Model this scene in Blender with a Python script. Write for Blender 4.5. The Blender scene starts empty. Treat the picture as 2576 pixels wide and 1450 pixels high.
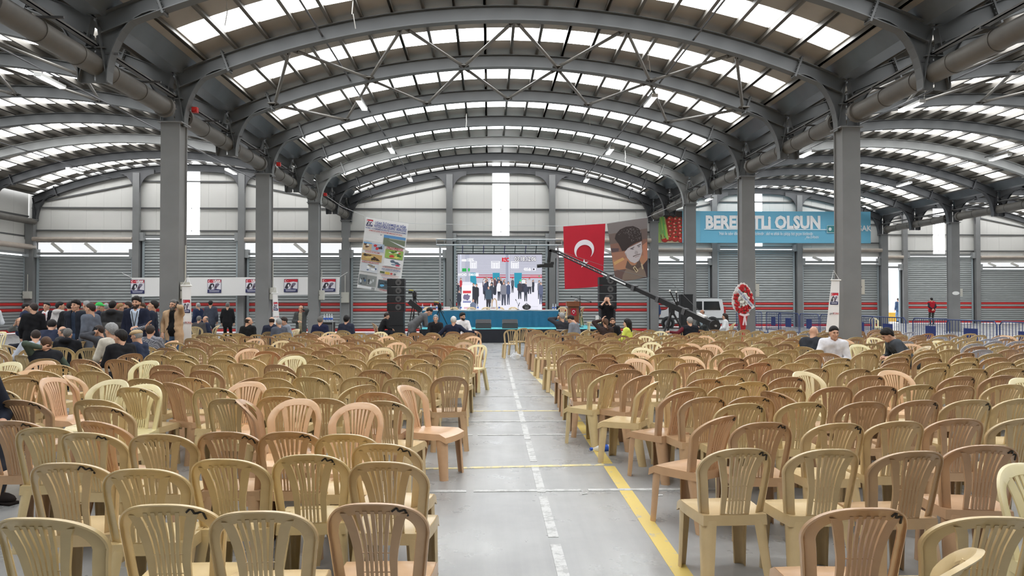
import bpy, math, random
import numpy as np
from mathutils import Vector, Matrix, Euler

# ------------------------------------------------------------------ camera, world, exposure
random.seed(7)
SC = bpy.context.scene
COL = SC.collection
F = 1900.0                       # focal length in pixels of the 2576 x 1450 frame
CAMH = 1.70
VPX, VPY = 1230.0, 757.0         # where the hall's long axis vanishes
YAW = math.atan((1288 - VPX) / F)
PITCH = math.atan((VPY - 725) / F)
cam_d = bpy.data.cameras.new('camera')
cam_d.sensor_width = 36.0
cam_d.lens = 36.0 * F / 2576.0
cam_d.clip_end = 400
cam = bpy.data.objects.new('camera', cam_d)
COL.objects.link(cam)
cam.location = (0, 0, CAMH)
cam.rotation_euler = Euler((math.pi / 2 + PITCH, 0, -YAW), 'XYZ')
SC.camera = cam

world = bpy.data.worlds.new('overcast_sky')
SC.world = world
world.use_nodes = True
world.node_tree.nodes['Background'].inputs[0].default_value = (0.93, 0.96, 1.0, 1)
world.node_tree.nodes['Background'].inputs[1].default_value = 3.0
SKYLIGHT = 9.0                   # daylight coming through the translucent roof panes
WINDOW = 5.0                     # daylight through the wall glazing

vs = SC.view_settings
vs.view_transform = 'Standard'
vs.look = 'None'
vs.gamma = 1.0
vs.use_curve_mapping = False
vs.exposure = 0.04
SC.cycles.use_denoising = True
SC.cycles.use_light_tree = False
SC.cycles.use_adaptive_sampling = True
SC.cycles.adaptive_threshold = 0.035
SC.cycles.adaptive_min_samples = 12
SC.cycles.max_bounces = 5
SC.cycles.diffuse_bounces = 3
SC.cycles.glossy_bounces = 2
SC.cycles.transmission_bounces = 4
SC.cycles.transparent_max_bounces = 8
SC.cycles.caustics_reflective = False
SC.cycles.caustics_refractive = False
SC.cycles.sample_clamp_indirect = 6.0

# ------------------------------------------------------------------ pixel helpers (2576 x 1450)
_fw = Vector((math.sin(YAW) * math.cos(PITCH), math.cos(YAW) * math.cos(PITCH), math.sin(PITCH)))
_rt = Vector((math.cos(YAW), -math.sin(YAW), 0))
_up = _rt.cross(_fw)
def ray(u, v):
    return _fw + _rt * ((u - 1288) / F) + _up * ((725 - v) / F)
def at(u, v, Y):
    d = ray(u, v); t = Y / d.y
    return Vector((d.x * t, Y, CAMH + d.z * t))
def onz(u, v, z=0.0):
    d = ray(u, v); t = (z - CAMH) / d.z
    return Vector((d.x * t, d.y * t, z))

# ------------------------------------------------------------------ materials
MATS = {}
def mat(name, col, rough=0.6, metal=0.0, noise=0.0, nscale=8.0, emit=0.0, spec=0.5, bump=0.0, bscale=60.0, col2=None, trans=0.0, alpha=1.0, detail=4):
    if name in MATS: return MATS[name]
    m = bpy.data.materials.new(name); m.use_nodes = True
    nt = m.node_tree; b = nt.nodes['Principled BSDF']
    c = (col[0], col[1], col[2], 1)
    b.inputs['Base Color'].default_value = c
    b.inputs['Roughness'].default_value = rough
    b.inputs['Metallic'].default_value = metal
    b.inputs['Specular IOR Level'].default_value = spec
    if trans: b.inputs['Transmission Weight'].default_value = trans
    if alpha < 1: b.inputs['Alpha'].default_value = alpha
    if noise > 0 or col2:
        tc = nt.nodes.new('ShaderNodeTexCoord')
        n = nt.nodes.new('ShaderNodeTexNoise'); n.inputs['Scale'].default_value = nscale; n.inputs['Detail'].default_value = detail
        nt.links.new(tc.outputs['Object'], n.inputs['Vector'])
        r = nt.nodes.new('ShaderNodeMapRange'); r.inputs[1].default_value = 0.3; r.inputs[2].default_value = 0.7
        nt.links.new(n.outputs['Fac'], r.inputs[0])
        mx = nt.nodes.new('ShaderNodeMix'); mx.data_type = 'RGBA'
        d = col2 if col2 else tuple(x * (1 - noise) for x in col)
        mx.inputs[6].default_value = c; mx.inputs[7].default_value = (d[0], d[1], d[2], 1)
        nt.links.new(r.outputs[0], mx.inputs[0]); nt.links.new(mx.outputs[2], b.inputs['Base Color'])
    if bump > 0:
        tc = nt.nodes.new('ShaderNodeTexCoord')
        n = nt.nodes.new('ShaderNodeTexNoise'); n.inputs['Scale'].default_value = bscale; n.inputs['Detail'].default_value = 3
        nt.links.new(tc.outputs['Object'], n.inputs['Vector'])
        bp = nt.nodes.new('ShaderNodeBump'); bp.inputs['Strength'].default_value = bump; bp.inputs['Distance'].default_value = 0.02
        nt.links.new(n.outputs['Fac'], bp.inputs['Height']); nt.links.new(bp.outputs['Normal'], b.inputs['Normal'])
    if emit > 0:
        b.inputs['Emission Color'].default_value = c
        b.inputs['Emission Strength'].default_value = emit
    MATS[name] = m
    return m

def srgb(r, g, b):
    f = lambda x: (x / 255 / 12.92) if x / 255 <= 0.04045 else ((x / 255 + 0.055) / 1.055) ** 2.4
    return (f(r), f(g), f(b))

def emission_mat(name, col, strength):
    if name in MATS: return MATS[name]
    m = bpy.data.materials.new(name); m.use_nodes = True
    nt = m.node_tree; nt.nodes.remove(nt.nodes['Principled BSDF'])
    e = nt.nodes.new('ShaderNodeEmission')
    e.inputs[0].default_value = (*col, 1); e.inputs[1].default_value = strength
    nt.links.new(e.outputs[0], nt.nodes['Material Output'].inputs[0])
    MATS[name] = m
    return m

def objcol_mat(name, rough=0.35, spec=0.5, noise=0.08, nscale=6.0, sheen=0.0):
    """one plastic or cloth whose colour is the object's own colour"""
    if name in MATS: return MATS[name]
    m = bpy.data.materials.new(name); m.use_nodes = True
    nt = m.node_tree; b = nt.nodes['Principled BSDF']
    oi = nt.nodes.new('ShaderNodeObjectInfo')
    tc = nt.nodes.new('ShaderNodeTexCoord')
    n = nt.nodes.new('ShaderNodeTexNoise'); n.inputs['Scale'].default_value = nscale; n.inputs['Detail'].default_value = 4
    nt.links.new(tc.outputs['Object'], n.inputs['Vector'])
    hs = nt.nodes.new('ShaderNodeHueSaturation')
    r = nt.nodes.new('ShaderNodeMapRange'); r.inputs[1].default_value = 0.3; r.inputs[2].default_value = 0.7
    r.inputs[3].default_value = 1 - noise; r.inputs[4].default_value = 1 + noise
    nt.links.new(n.outputs['Fac'], r.inputs[0]); nt.links.new(r.outputs[0], hs.inputs['Value'])
    nt.links.new(oi.outputs['Color'], hs.inputs['Color'])
    nt.links.new(hs.outputs[0], b.inputs['Base Color'])
    b.inputs['Roughness'].default_value = rough
    b.inputs['Specular IOR Level'].default_value = spec
    MATS[name] = m
    return m

# ------------------------------------------------------------------ mesh builder
class MB:
    def __init__(s): s.v = []; s.f = []; s.mi = []; s.cur = 0
    def add(s, vs_, fs_):
        o = len(s.v); s.v.extend([tuple(p) for p in vs_])
        for f in fs_: s.f.append(tuple(i + o for i in f)); s.mi.append(s.cur)
        return s
    def box(s, x0, x1, y0, y1, z0, z1):
        vs_ = [(x0,y0,z0),(x1,y0,z0),(x1,y1,z0),(x0,y1,z0),(x0,y0,z1),(x1,y0,z1),(x1,y1,z1),(x0,y1,z1)]
        return s.add(vs_, [(3,2,1,0),(4,5,6,7),(0,1,5,4),(1,2,6,5),(2,3,7,6),(3,0,4,7)])
    def cbox(s, c, d):
        return s.box(c[0]-d[0]/2, c[0]+d[0]/2, c[1]-d[1]/2, c[1]+d[1]/2, c[2]-d[2]/2, c[2]+d[2]/2)
    def tube(s, pts, r, n=8, cap=True, squash=None):
        pts = [Vector(p) for p in pts]; k = len(pts)
        rs = r if isinstance(r, (list, tuple)) else [r] * k
        T = []
        for i in range(k):
            a = pts[max(0, i-1)]; b = pts[min(k-1, i+1)]; T.append((b - a).normalized())
        nrm = T[0].orthogonal().normalized()
        vs_, fs_ = [], []
        for i in range(k):
            nrm = (nrm - T[i] * nrm.dot(T[i]))
            nrm = nrm.normalized() if nrm.length > 1e-6 else T[i].orthogonal().normalized()
            bn = T[i].cross(nrm)
            for j in range(n):
                a = 2 * math.pi * j / n
                vs_.append(pts[i] + (nrm * math.cos(a) + bn * math.sin(a)) * rs[i])
        for i in range(k-1):
            for j in range(n):
                fs_.append((i*n+j, i*n+(j+1) % n, (i+1)*n+(j+1) % n, (i+1)*n+j))
        if cap:
            fs_.append(tuple(range(n-1, -1, -1))); fs_.append(tuple((k-1)*n+j for j in range(n)))
        return s.add(vs_, fs_)
    def cyl(s, a, b, r, n=12, r2=None):
        return s.tube([a, b], [r, r if r2 is None else r2], n)
    def bar(s, a, b, w, h, up=(0, 0, 1)):
        """rectangular bar from a to b"""
        a = Vector(a); b = Vector(b); t = (b - a).normalized(); u = Vector(up)
        u = (u - t * u.dot(t))
        u = u.normalized() if u.length > 1e-5 else t.orthogonal().normalized()
        r = t.cross(u)
        vs_ = []
        for p in (a, b):
            for sx, sz in ((-1,-1),(1,-1),(1,1),(-1,1)):
                vs_.append(p + r * (sx * w / 2) + u * (sz * h / 2))
        return s.add(vs_, [(3,2,1,0),(4,5,6,7),(0,1,5,4),(1,2,6,5),(2,3,7,6),(3,0,4,7)])
    def prism(s, poly, y0, y1):
        """polygon in x,z extruded along y"""
        n = len(poly)
        vs_ = [(p[0], y0, p[1]) for p in poly] + [(p[0], y1, p[1]) for p in poly]
        fs_ = [tuple(range(n)), tuple(range(2*n-1, n-1, -1))]
        for i in range(n):
            j = (i + 1) % n
            fs_.append((i, i+n, j+n, j))
        return s.add(vs_, fs_)
    def strip(s, prof, y0, y1):
        """closed quad strip: prof is a list of ((x,z) lower, (x,z) upper) extruded along y"""
        k = len(prof); vs_ = []
        for lo, hi in prof:
            vs_ += [(lo[0], y0, lo[1]), (hi[0], y0, hi[1]), (hi[0], y1, hi[1]), (lo[0], y1, lo[1])]
        fs_ = [(0,1,2,3), tuple((k-1)*4+i for i in (3,2,1,0))]
        for i in range(k-1):
            a, b = i*4, (i+1)*4
            for q in range(4):
                r = (q + 1) % 4
                fs_.append((a+q, b+q, b+r, a+r))
        return s.add(vs_, fs_)
    def lathe(s, prof, c=(0,0,0), n=16):
        vs_, fs_ = [], []
        for r, z in prof:
            for j in range(n):
                a = 2*math.pi*j/n; vs_.append((c[0]+r*math.cos(a), c[1]+r*math.sin(a), c[2]+z))
        for i in range(len(prof)-1):
            for j in range(n):
                fs_.append((i*n+j, i*n+(j+1) % n, (i+1)*n+(j+1) % n, (i+1)*n+j))
        fs_.append(tuple(range(n-1,-1,-1))); fs_.append(tuple((len(prof)-1)*n+j for j in range(n)))
        return s.add(vs_, fs_)
    def ellip(s, c, r, nu=12, nv=8):
        vs_, fs_ = [], []
        for i in range(nv+1):
            th = math.pi*i/nv
            for j in range(nu):
                a = 2*math.pi*j/nu
                vs_.append((c[0]+r[0]*math.sin(th)*math.cos(a), c[1]+r[1]*math.sin(th)*math.sin(a), c[2]+r[2]*math.cos(th)))
        for i in range(nv):
            for j in range(nu):
                fs_.append((i*nu+j, (i+1)*nu+j, (i+1)*nu+(j+1) % nu, i*nu+(j+1) % nu))
        return s.add(vs_, fs_)
    def sheet(s, grid, t):
        """grid[i][j] of Vectors, given thickness t along the local normal, closed"""
        ni, nj = len(grid), len(grid[0]); vs_ = []
        def nr(i, j):
            a = grid[min(ni-1,i+1)][j] - grid[max(0,i-1)][j]; b = grid[i][min(nj-1,j+1)] - grid[i][max(0,j-1)]
            n = a.cross(b); return n.normalized() if n.length > 1e-9 else Vector((0,0,1))
        for sgn in (0.5, -0.5):
            for i in range(ni):
                for j in range(nj): vs_.append(grid[i][j] + nr(i, j) * t * sgn)
        N = ni*nj; fs_ = []
        for i in range(ni-1):
            for j in range(nj-1):
                a = i*nj+j
                fs_.append((a, a+nj, a+nj+1, a+1)); fs_.append((N+a, N+a+1, N+a+nj+1, N+a+nj))
        for i in range(ni-1):
            a = i*nj; fs_.append((a, N+a, N+a+nj, a+nj)); a = i*nj+nj-1; fs_.append((a, a+nj, N+a+nj, N+a))
        for j in range(nj-1):
            a = j; fs_.append((a, a+1, N+a+1, N+a)); a = (ni-1)*nj+j; fs_.append((a, N+a, N+a+1, a+1))
        return s.add(vs_, fs_)
    def xform(s, M, start=0):
        for i in range(start, len(s.v)): s.v[i] = tuple(M @ Vector(s.v[i]))
        return s
    def mesh(s, name, mats, smooth=False):
        me = bpy.data.meshes.new(name)
        me.from_pydata(s.v, [], s.f)
        if not isinstance(mats, (list, tuple)): mats = [mats]
        for m in mats: me.materials.append(m)
        if any(s.mi): me.polygons.foreach_set('material_index', s.mi)
        if smooth:
            me.polygons.foreach_set('use_smooth', [True]*len(me.polygons))
            if smooth != 'full':
                try: me.set_sharp_from_angle(angle=math.radians(40))
                except Exception: pass
        me.update()
        return me

def tag(o, label=None, cat=None, group=None, kind=None):
    if label: o['label'] = label
    if cat: o['category'] = cat
    if group: o['group'] = group
    if kind: o['kind'] = kind
    return o

def ob(name, data, parent=None, loc=(0,0,0), rot=(0,0,0), label=None, cat=None, group=None, kind=None, color=None):
    o = bpy.data.objects.new(name, data)
    COL.objects.link(o)
    o.location = loc; o.rotation_euler = rot
    if parent is not None: o.parent = parent
    if color is not None: o.color = (*color, 1)
    return tag(o, label, cat, group, kind)

def part(name, mb, m, parent=None, smooth=False, **k):
    return ob(name, mb.mesh(name, m, smooth), parent, **k)

def empty(name, loc=(0,0,0), rz=0, label=None, cat=None, group=None, kind=None, rot=None):
    o = bpy.data.objects.new(name, None); COL.objects.link(o)
    o.empty_display_size = 0.2
    o.location = loc; o.rotation_euler = rot if rot else (0, 0, rz)
    return tag(o, label, cat, group, kind)

def text(name, s, size, m, parent, loc, rot=(math.pi/2, 0, 0), align='CENTER', bold=0.0, ext=0.002, sx=1.0, shear=0.0):
    c = bpy.data.curves.new(name, 'FONT'); c.body = s; c.size = size; c.align_x = align; c.align_y = 'CENTER'
    c.extrude = ext; c.offset = bold; c.resolution_u = 2; c.shear = shear
    c.materials.append(m)
    o = bpy.data.objects.new(name, c); COL.objects.link(o)
    o.parent = parent; o.location = loc; o.rotation_euler = rot; o.scale = (sx, 1, 1)
    return o

ORD = ['first','second','third','fourth','fifth','sixth','seventh','eighth','ninth','tenth','eleventh','twelfth','thirteenth','fourteenth','fifteenth','sixteenth','seventeenth','eighteenth','nineteenth','twentieth','twenty-first','twenty-second','twenty-third','twenty-fourth','twenty-fifth','twenty-sixth','twenty-seventh','twenty-eighth','twenty-ninth','thirtieth']

# ================================================================== THE HALL
XL, XR = -7.69, 8.98             # the two column rows beside the centre nave
W = XR - XL
NAVES = {'left': XL - W/2, 'centre': (XL + XR)/2, 'right': XR + W/2, 'far_right': XR + 1.5*W}
ENDY = {'left': 40.96, 'centre': 40.96, 'right': 48.40, 'far_right': 55.84}
SP = 3.72
HALF = W/2
ZC, ZV = 9.02, 7.24              # arch top at crown and at valley
RAD = (HALF**2 + (ZC-ZV)**2) / (2*(ZC-ZV))
def arc(dx, off=0.0):
    """top of arch beam at dx from nave centre, offset along the radius"""
    r = RAD + off
    dx = max(-HALF*1.2, min(HALF*1.2, dx))
    return ZC - RAD + math.sqrt(r*r - dx*dx)

steel = mat('grey_painted_steel', srgb(132,132,132), 0.55, 0.0, 0.16, 1.3, spec=0.4)
steel_lt = mat('pale_grey_steel', srgb(192,192,190), 0.5, 0.0, 0.08, 1.5)
steel_dk = mat('dark_grey_steel', srgb(92,92,94), 0.55, 0.0, 0.12, 1.5)
purlin_m = mat('purlin_steel', srgb(118,114,108), 0.5, 0.2, 0.15, 2.0)
sheet_m = mat('roof_sheet_metal', srgb(172,165,155), 0.5, 0.1, 0.22, 0.8)
gutter_m = mat('galvanised_gutter', srgb(120,126,132), 0.45, 0.3, 0.25, 1.0)
pane_m = emission_mat('translucent_roof_pane', (0.97, 0.99, 1.0), SKYLIGHT)
glow_m = emission_mat('translucent_wall_pane', (0.95, 0.98, 1.0), WINDOW)
clere_m = emission_mat('clerestory_pane', (0.93, 0.95, 0.97), 1.0)
panel_m = mat('white_sandwich_panel', srgb(216,214,209), 0.5, 0.0, 0.05, 0.7)
girt_m = mat('girt_steel', srgb(92,92,92), 0.6)
pipe_m = mat('dusty_plastic_pipe', srgb(106,102,96), 0.5, 0.0, 0.2, 3.0)
pipe_tan = mat('tan_wall_pipe', srgb(178,166,154), 0.5, 0.0, 0.15, 3.0)
dark_m = mat('pipe_mouth_shade', srgb(50,48,46), 0.8)
white_m = mat('white_enamel', srgb(236,236,234), 0.4)
black_m = mat('black_plastic', srgb(26,26,28), 0.5)
red_m = mat('red_paint', srgb(196,44,40), 0.45)

# ---- floor
def floor_material():
    m = bpy.data.materials.new('worn_concrete_floor'); m.use_nodes = True
    nt = m.node_tree; b = nt.nodes['Principled BSDF']; L = nt.links.new
    tc = nt.nodes.new('ShaderNodeTexCoord')
    def noise(scale, sc=(1,1,1), det=5, rough=0.6):
        mp = nt.nodes.new('ShaderNodeMapping'); mp.inputs['Scale'].default_value = sc
        L(tc.outputs['Object'], mp.inputs['Vector'])
        n = nt.nodes.new('ShaderNodeTexNoise'); n.inputs['Scale'].default_value = scale; n.inputs['Detail'].default_value = det; n.inputs['Roughness'].default_value = rough
        L(mp.outputs[0], n.inputs['Vector']); return n.outputs['Fac']
    def ramp(fac, a, bb, c0, c1):
        r = nt.nodes.new('ShaderNodeValToRGB'); r.color_ramp.elements[0].position = a; r.color_ramp.elements[1].position = bb
        r.color_ramp.elements[0].color = (*c0, 1); r.color_ramp.elements[1].color = (*c1, 1)
        L(fac, r.inputs[0]); return r.outputs[0]
    base = ramp(noise(0.9), 0.3, 0.7, srgb(148,148,147), srgb(162,162,160))
    streak = ramp(noise(2.2, (3.0, 0.16, 1)), 0.34, 0.66, (0.86,0.86,0.865), (1,1,1))
    scuff = ramp(noise(30.0, (1, 0.3, 1), 8, 0.85), 0.28, 0.42, (0.90,0.90,0.90), (1,1,1))
    def mul(a, c):
        mx = nt.nodes.new('ShaderNodeMix'); mx.data_type = 'RGBA'; mx.blend_type = 'MULTIPLY'; mx.inputs[0].default_value = 1
        L(a, mx.inputs[6]); L(c, mx.inputs[7]); return mx.outputs[2]
    L(mul(mul(base, streak), scuff), b.inputs['Base Color'])
    r = nt.nodes.new('ShaderNodeMapRange'); r.inputs[1].default_value = 0.3; r.inputs[2].default_value = 0.7; r.inputs[3].default_value = 0.22; r.inputs[4].default_value = 0.42
    L(noise(1.6), r.inputs[0]); L(r.outputs[0], b.inputs['Roughness'])
    return m
floor_m = floor_material()
floor = part('floor', MB().box(-26, 45, -4, 57, -0.2, 0), floor_m, kind='structure')
tag(floor, 'worn grey concrete floor with painted lines', None)

def paint_mat(name, col, wear=0.5):
    m = bpy.data.materials.new(name); m.use_nodes = True
    nt = m.node_tree; b = nt.nodes['Principled BSDF']; L = nt.links.new
    tc = nt.nodes.new('ShaderNodeTexCoord')
    n = nt.nodes.new('ShaderNodeTexNoise'); n.inputs['Scale'].default_value = 9; n.inputs['Detail'].default_value = 9; n.inputs['Roughness'].default_value = 0.75
    L(tc.outputs['Object'], n.inputs['Vector'])
    r = nt.nodes.new('ShaderNodeValToRGB'); r.color_ramp.elements[0].position = wear; r.color_ramp.elements[1].position = wear + 0.09
    r.color_ramp.elements[0].color = (*col, 1); r.color_ramp.elements[1].color = (*srgb(164,164,162), 1)
    L(n.outputs['Fac'], r.inputs[0]); L(r.outputs[0], b.inputs['Base Color'])
    b.inputs['Roughness'].default_value = 0.5
    return m
yel = paint_mat('worn_yellow_paint', srgb(214,188,104), 0.57)
yel2 = paint_mat('faded_yellow_paint', srgb(218,203,148), 0.50)
wht = paint_mat('worn_white_paint', srgb(196,196,194), 0.475)
wht2 = paint_mat('faded_white_paint', srgb(194,194,192), 0.48)
MARKN = [0]
def mark(u0, v0, u1, v1, w, m, gaps=()):
    MARKN[0] += 1; lift = 0.0012+0.0004*MARKN[0]
    a, b = onz(u0, v0), onz(u1, v1)
    mb = MB(); d = (b - a)
    segs, t = [], 0.0
    for g0, g1 in gaps:
        segs.append((t, g0)); t = g1
    segs.append((t, 1.0))
    for s0, s1 in segs:
        mb.bar(a + d*s0 + Vector((0,0,lift)), a + d*s1 + Vector((0,0,lift)), w, 0.004)
    return part('floor_marking', mb, m, floor)
# long lines down the aisle
a = onz(1418, 1450); b = onz(1268, 880)
for k in range(17):
    y0 = 1.6 + k*1.28; y1 = y0 + 1.12
    xa = a.x + (b.x-a.x)*(y0-a.y)/(b.y-a.y); xb = a.x + (b.x-a.x)*(y1-a.y)/(b.y-a.y)
    part('floor_marking', MB().bar((xa,y0,0.001),(xb,y1,0.001),0.075,0.004), wht, floor)
a = onz(1712, 1437); b = onz(1442, 1042)
def online(t): return a + (b-a)*t
for t0, t1 in ((-0.6,0.455),(0.475,0.985)):
    part('floor_marking', MB().bar(online(t0)+Vector((0,0,0.0005)), online(t1)+Vector((0,0,0.0005)),0.115,0.004), yel, floor)
part('floor_marking', MB().bar(online(1.0)+Vector((0,0,0.001)), Vector((1.02,18,0.001)),0.1,0.004), yel2, floor)
mark(1000, 1182, 1520, 1170, 0.075, yel2); mark(1060, 1036, 1440, 1034, 0.07, yel2)
mark(900, 1239, 1800, 1231, 0.07, wht, ((0.3,0.32),(0.62,0.64))); mark(1060, 1096, 1700, 1093, 0.06, wht2, ((0.2,0.22),))
mark(1060, 1062, 1500, 1060, 0.06, wht2); mark(1130, 998, 1400, 998, 0.06, wht2); mark(1150, 956, 1420, 956, 0.06, wht2); mark(1190, 926, 1400, 926, 0.06, wht2)
mark(1200, 896, 1400, 896, 0.07, wht2); mark(1200, 876, 1400, 876, 0.08, wht2)

# ---- naves: roof, arches, purlins, panes
N_INT = 22
def xs_of(cx, i): return cx - HALF + W*i/N_INT
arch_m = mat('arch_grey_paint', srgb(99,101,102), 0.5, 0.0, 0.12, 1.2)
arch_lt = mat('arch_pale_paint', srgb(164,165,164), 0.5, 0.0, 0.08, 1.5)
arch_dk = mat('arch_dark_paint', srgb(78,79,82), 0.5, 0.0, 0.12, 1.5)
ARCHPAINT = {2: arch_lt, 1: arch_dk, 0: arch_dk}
NAVE_WORDS = {'left': 'left nave', 'centre': 'centre nave', 'right': 'right nave', 'far_right': 'far right nave'}

def arch_beam_meshes(m):
    """parts of one arch in local coords (x about nave centre, y about 0)"""
    n = 32; out = {}
    xs = [-HALF + 0.02 + (W-0.04)*i/n for i in range(n+1)]
    def pt(x, off): # offset radially
        r = (RAD+off)/RAD; zc = ZC-RAD
        return (x*r, zc + (arc(x)-zc)*r)
    out['web'] = MB().strip([(pt(x,-0.36), pt(x,-0.02)) for x in xs], -0.012, 0.012)
    out['top_flange'] = MB().strip([(pt(x,-0.02), pt(x,0.0)) for x in xs], -0.11, 0.11)
    out['bottom_flange'] = MB().strip([(pt(x,-0.38), pt(x,-0.36)) for x in xs], -0.12, 0.12)
    return {k: v.mesh(k, m) for k, v in out.items()}
def haunch_mesh(m):
    """curved bracket at the right hand of a column row at x=0 (mirrored by scale)"""
    mb = MB(); n = 10; curve = []
    x1, z1, x0, z0 = 1.25, arc(HALF-1.25)-0.37, 0.26, 5.95
    for i in range(n+1):
        t = i/n; a = t*math.pi/2
        curve.append((x0 + (x1-x0)*(1-math.cos(a)), z0 + (z1-z0)*math.sin(a)))
    top = [(x, arc(HALF-x)-0.37) for x in (1.25, 0.9, 0.6, 0.3, 0.02)]
    poly = [(0.02, z0)] + curve + top[1:]
    mb.prism(poly, -0.012, 0.012)
    prof = []
    for i in range(n+1):
        a, b = curve[max(0,i-1)], curve[min(n,i+1)]
        dx, dz = b[0]-a[0], b[1]-a[1]; l = math.hypot(dx, dz)
        nx, nz = dz/l*0.02, -dx/l*0.02
        prof.append(((curve[i][0]+nx, curve[i][1]+nz), curve[i]))
    mb.strip(prof, -0.12, 0.12)
    # stiffener running up to the valley
    mb.bar((0.28, 0, 5.95), (0.05, 0, ZV-0.05), 0.2, 0.02, up=(1,0,0))
    mb.box(0.02, 0.22, -0.1, 0.1, 6.62, 6.64)
    return mb.mesh('haunch', m)
def splice_mesh(m):
    mb = MB(); x = HALF-1.25
    zt, zb = arc(x)+0.05, arc(x)-0.44
    th = math.asin(x/RAD)
    c = Vector((x, 0, (zt+zb)/2)); d = Vector((math.sin(th), 0, math.cos(th)))
    mb.bar(c-d*0.27, c+d*0.27, 0.26, 0.045, up=(d.z,0,-d.x))
    for k in range(6):
        for sy in (-0.09, 0.09):
            p = c + d*(-0.22+k*0.088) + Vector((0, sy, 0)); q = Vector((d.z,0,-d.x))
            mb.cyl(p-q*0.045, p+q*0.045, 0.016, 6)
    return mb.mesh('splice_plate', m)
ARCHCACHE = {}
def arch_parts(m):
    if m.name not in ARCHCACHE:
        d = arch_beam_meshes(m); d['haunch'] = haunch_mesh(m); d['splice_plate'] = splice_mesh(m); ARCHCACHE[m.name] = d
    return ARCHCACHE[m.name]

def build_nave(nm):
    cx, yend = NAVES[nm], ENDY[nm]
    root = empty('ceiling_' + nm, (cx, 0, 0), kind='structure')
    kmax = int((yend - 40.96)/SP + 0.5)
    first = -16
    # purlins: one long bar each
    ylo, yhi = -3.3, yend + 0.25
    pm = MB().box(-0.03, 0.03, ylo, yhi, -0.0, 0.17).box(-0.03, 0.05, ylo, yhi, -0.0, 0.012).mesh('purlin', purlin_m)
    for i in range(N_INT+1):
        dx = -HALF + W*i/N_INT
        if i in (0, N_INT): dx *= 0.975
        th = math.asin(dx/RAD)
        ob('purlin', pm, root, (dx, 0, arc(dx)), (0, th, 0))
    # roof sheets and panes bay by bay
    seg = [-HALF + W*i/(2*N_INT) for i in range(2*N_INT+1)]
    def sheet_strip(y0, y1, xs):
        return MB().strip([((x, arc(x)+0.175), (x, arc(x)+0.2)) for x in xs], y0, y1)
    for k in range(-12, kmax):
        ya = 40.96 + k*SP
        s0, s1 = ya + 1.95, ya + 2.95
        if nm == 'centre' or ya > 0: pass
        if ya > 7:
            mid = sheet_strip(ya, s0, seg); part('roof_sheet', mid, sheet_m, root, smooth=True)
            part('roof_sheet', sheet_strip(s1, ya+SP, seg), sheet_m, root, smooth=True)
            for e in (0, 1):
                part('roof_sheet', sheet_strip(s0, s1, seg[0:3] if e == 0 else seg[-3:]), sheet_m, root)
            for i in range(1, N_INT-1):
                xa, xb = -HALF + W*i/N_INT, -HALF + W*(i+1)/N_INT
                part('skylight_pane', MB().strip([((x, arc(x)+0.175), (x, arc(x)+0.19)) for x in (xa+0.035, xb-0.035)], s0, s1), pane_m, root)
        else:                       # roof over and behind the viewer: whole strips
            part('roof_sheet', sheet_strip(ya, s0, seg[::4]), sheet_m, root)
            part('roof_sheet', sheet_strip(s1, ya+SP, seg[::4]), sheet_m, root)
            part('skylight_pane', sheet_strip(s0, s1, seg[2:-2:2]), pane_m, root)
    # arches
    for k in range(-8, kmax+1):
        y = 40.96 + k*SP
        kk = kmax - k
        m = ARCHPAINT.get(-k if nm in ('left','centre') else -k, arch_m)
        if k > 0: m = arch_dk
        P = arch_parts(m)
        order = ORD[k+8]
        r = empty('roof_arch', (cx, y, 0), label=f'{"pale grey" if m is arch_lt else "dark grey" if m is arch_dk else "grey"} curved steel roof arch over {NAVE_WORDS[nm]}, {order} nearest', cat='roof arch', group='curved steel roof arches')
        for q in ('web','top_flange','bottom_flange'): ob(q.split('_')[-1], P[q], r)
        for sx in (-1, 1):
            h = ob('haunch', P['haunch'], r, (sx*HALF, 0, 0)); h.scale = (-sx, 1, 1)
            s = ob('splice_plate', P['splice_plate'], r); s.scale = (sx, 1, 1)
    return root
CEIL = {nm: build_nave(nm) for nm in NAVES}

# zigzag bracing tubes between the arches that carry it
def bracing(nm, ka, kb, flip):
    cx = NAVES[nm]; ya, yb = 40.96+ka*SP, 40.96+kb*SP
    step = W/6
    r = empty('roof_bracing', (cx, ya, 0), label=f'zigzag of grey bracing tubes between {ORD[ka+8]} and {ORD[kb+8]} arch over {NAVE_WORDS[nm]}', cat='bracing', group='zigzag roof bracing')
    A = [j*step for j in range(-2, 3)]; B = [(j+0.5)*step for j in range(-3, 3)]
    if flip: A, B = B, A
    pa = [Vector((x, 0.05, arc(x)-0.33)) for x in A]; pb = [Vector((x, yb-ya-0.05, arc(x)-0.33)) for x in B]
    for p in pb:
        for q in pa:
            if abs(p.x-q.x) < step*0.6:
                d = (p-q).normalized()
                part('brace_tube', MB().tube([q+d*0.28, p-d*0.28], 0.045, 8).bar(q+d*0.05, q+d*0.35, 0.02, 0.12).bar(p-d*0.05, p-d*0.35, 0.02, 0.12), purlin_m, r, smooth=True)
        part('gusset', MB().cbox(p+Vector((0,-0.1,0)), (0.3,0.22,0.02)), purlin_m, r)
for nm in ('left','centre','right'):
    bracing(nm, -6, -5, False); bracing(nm, -5, -4, True)

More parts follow.
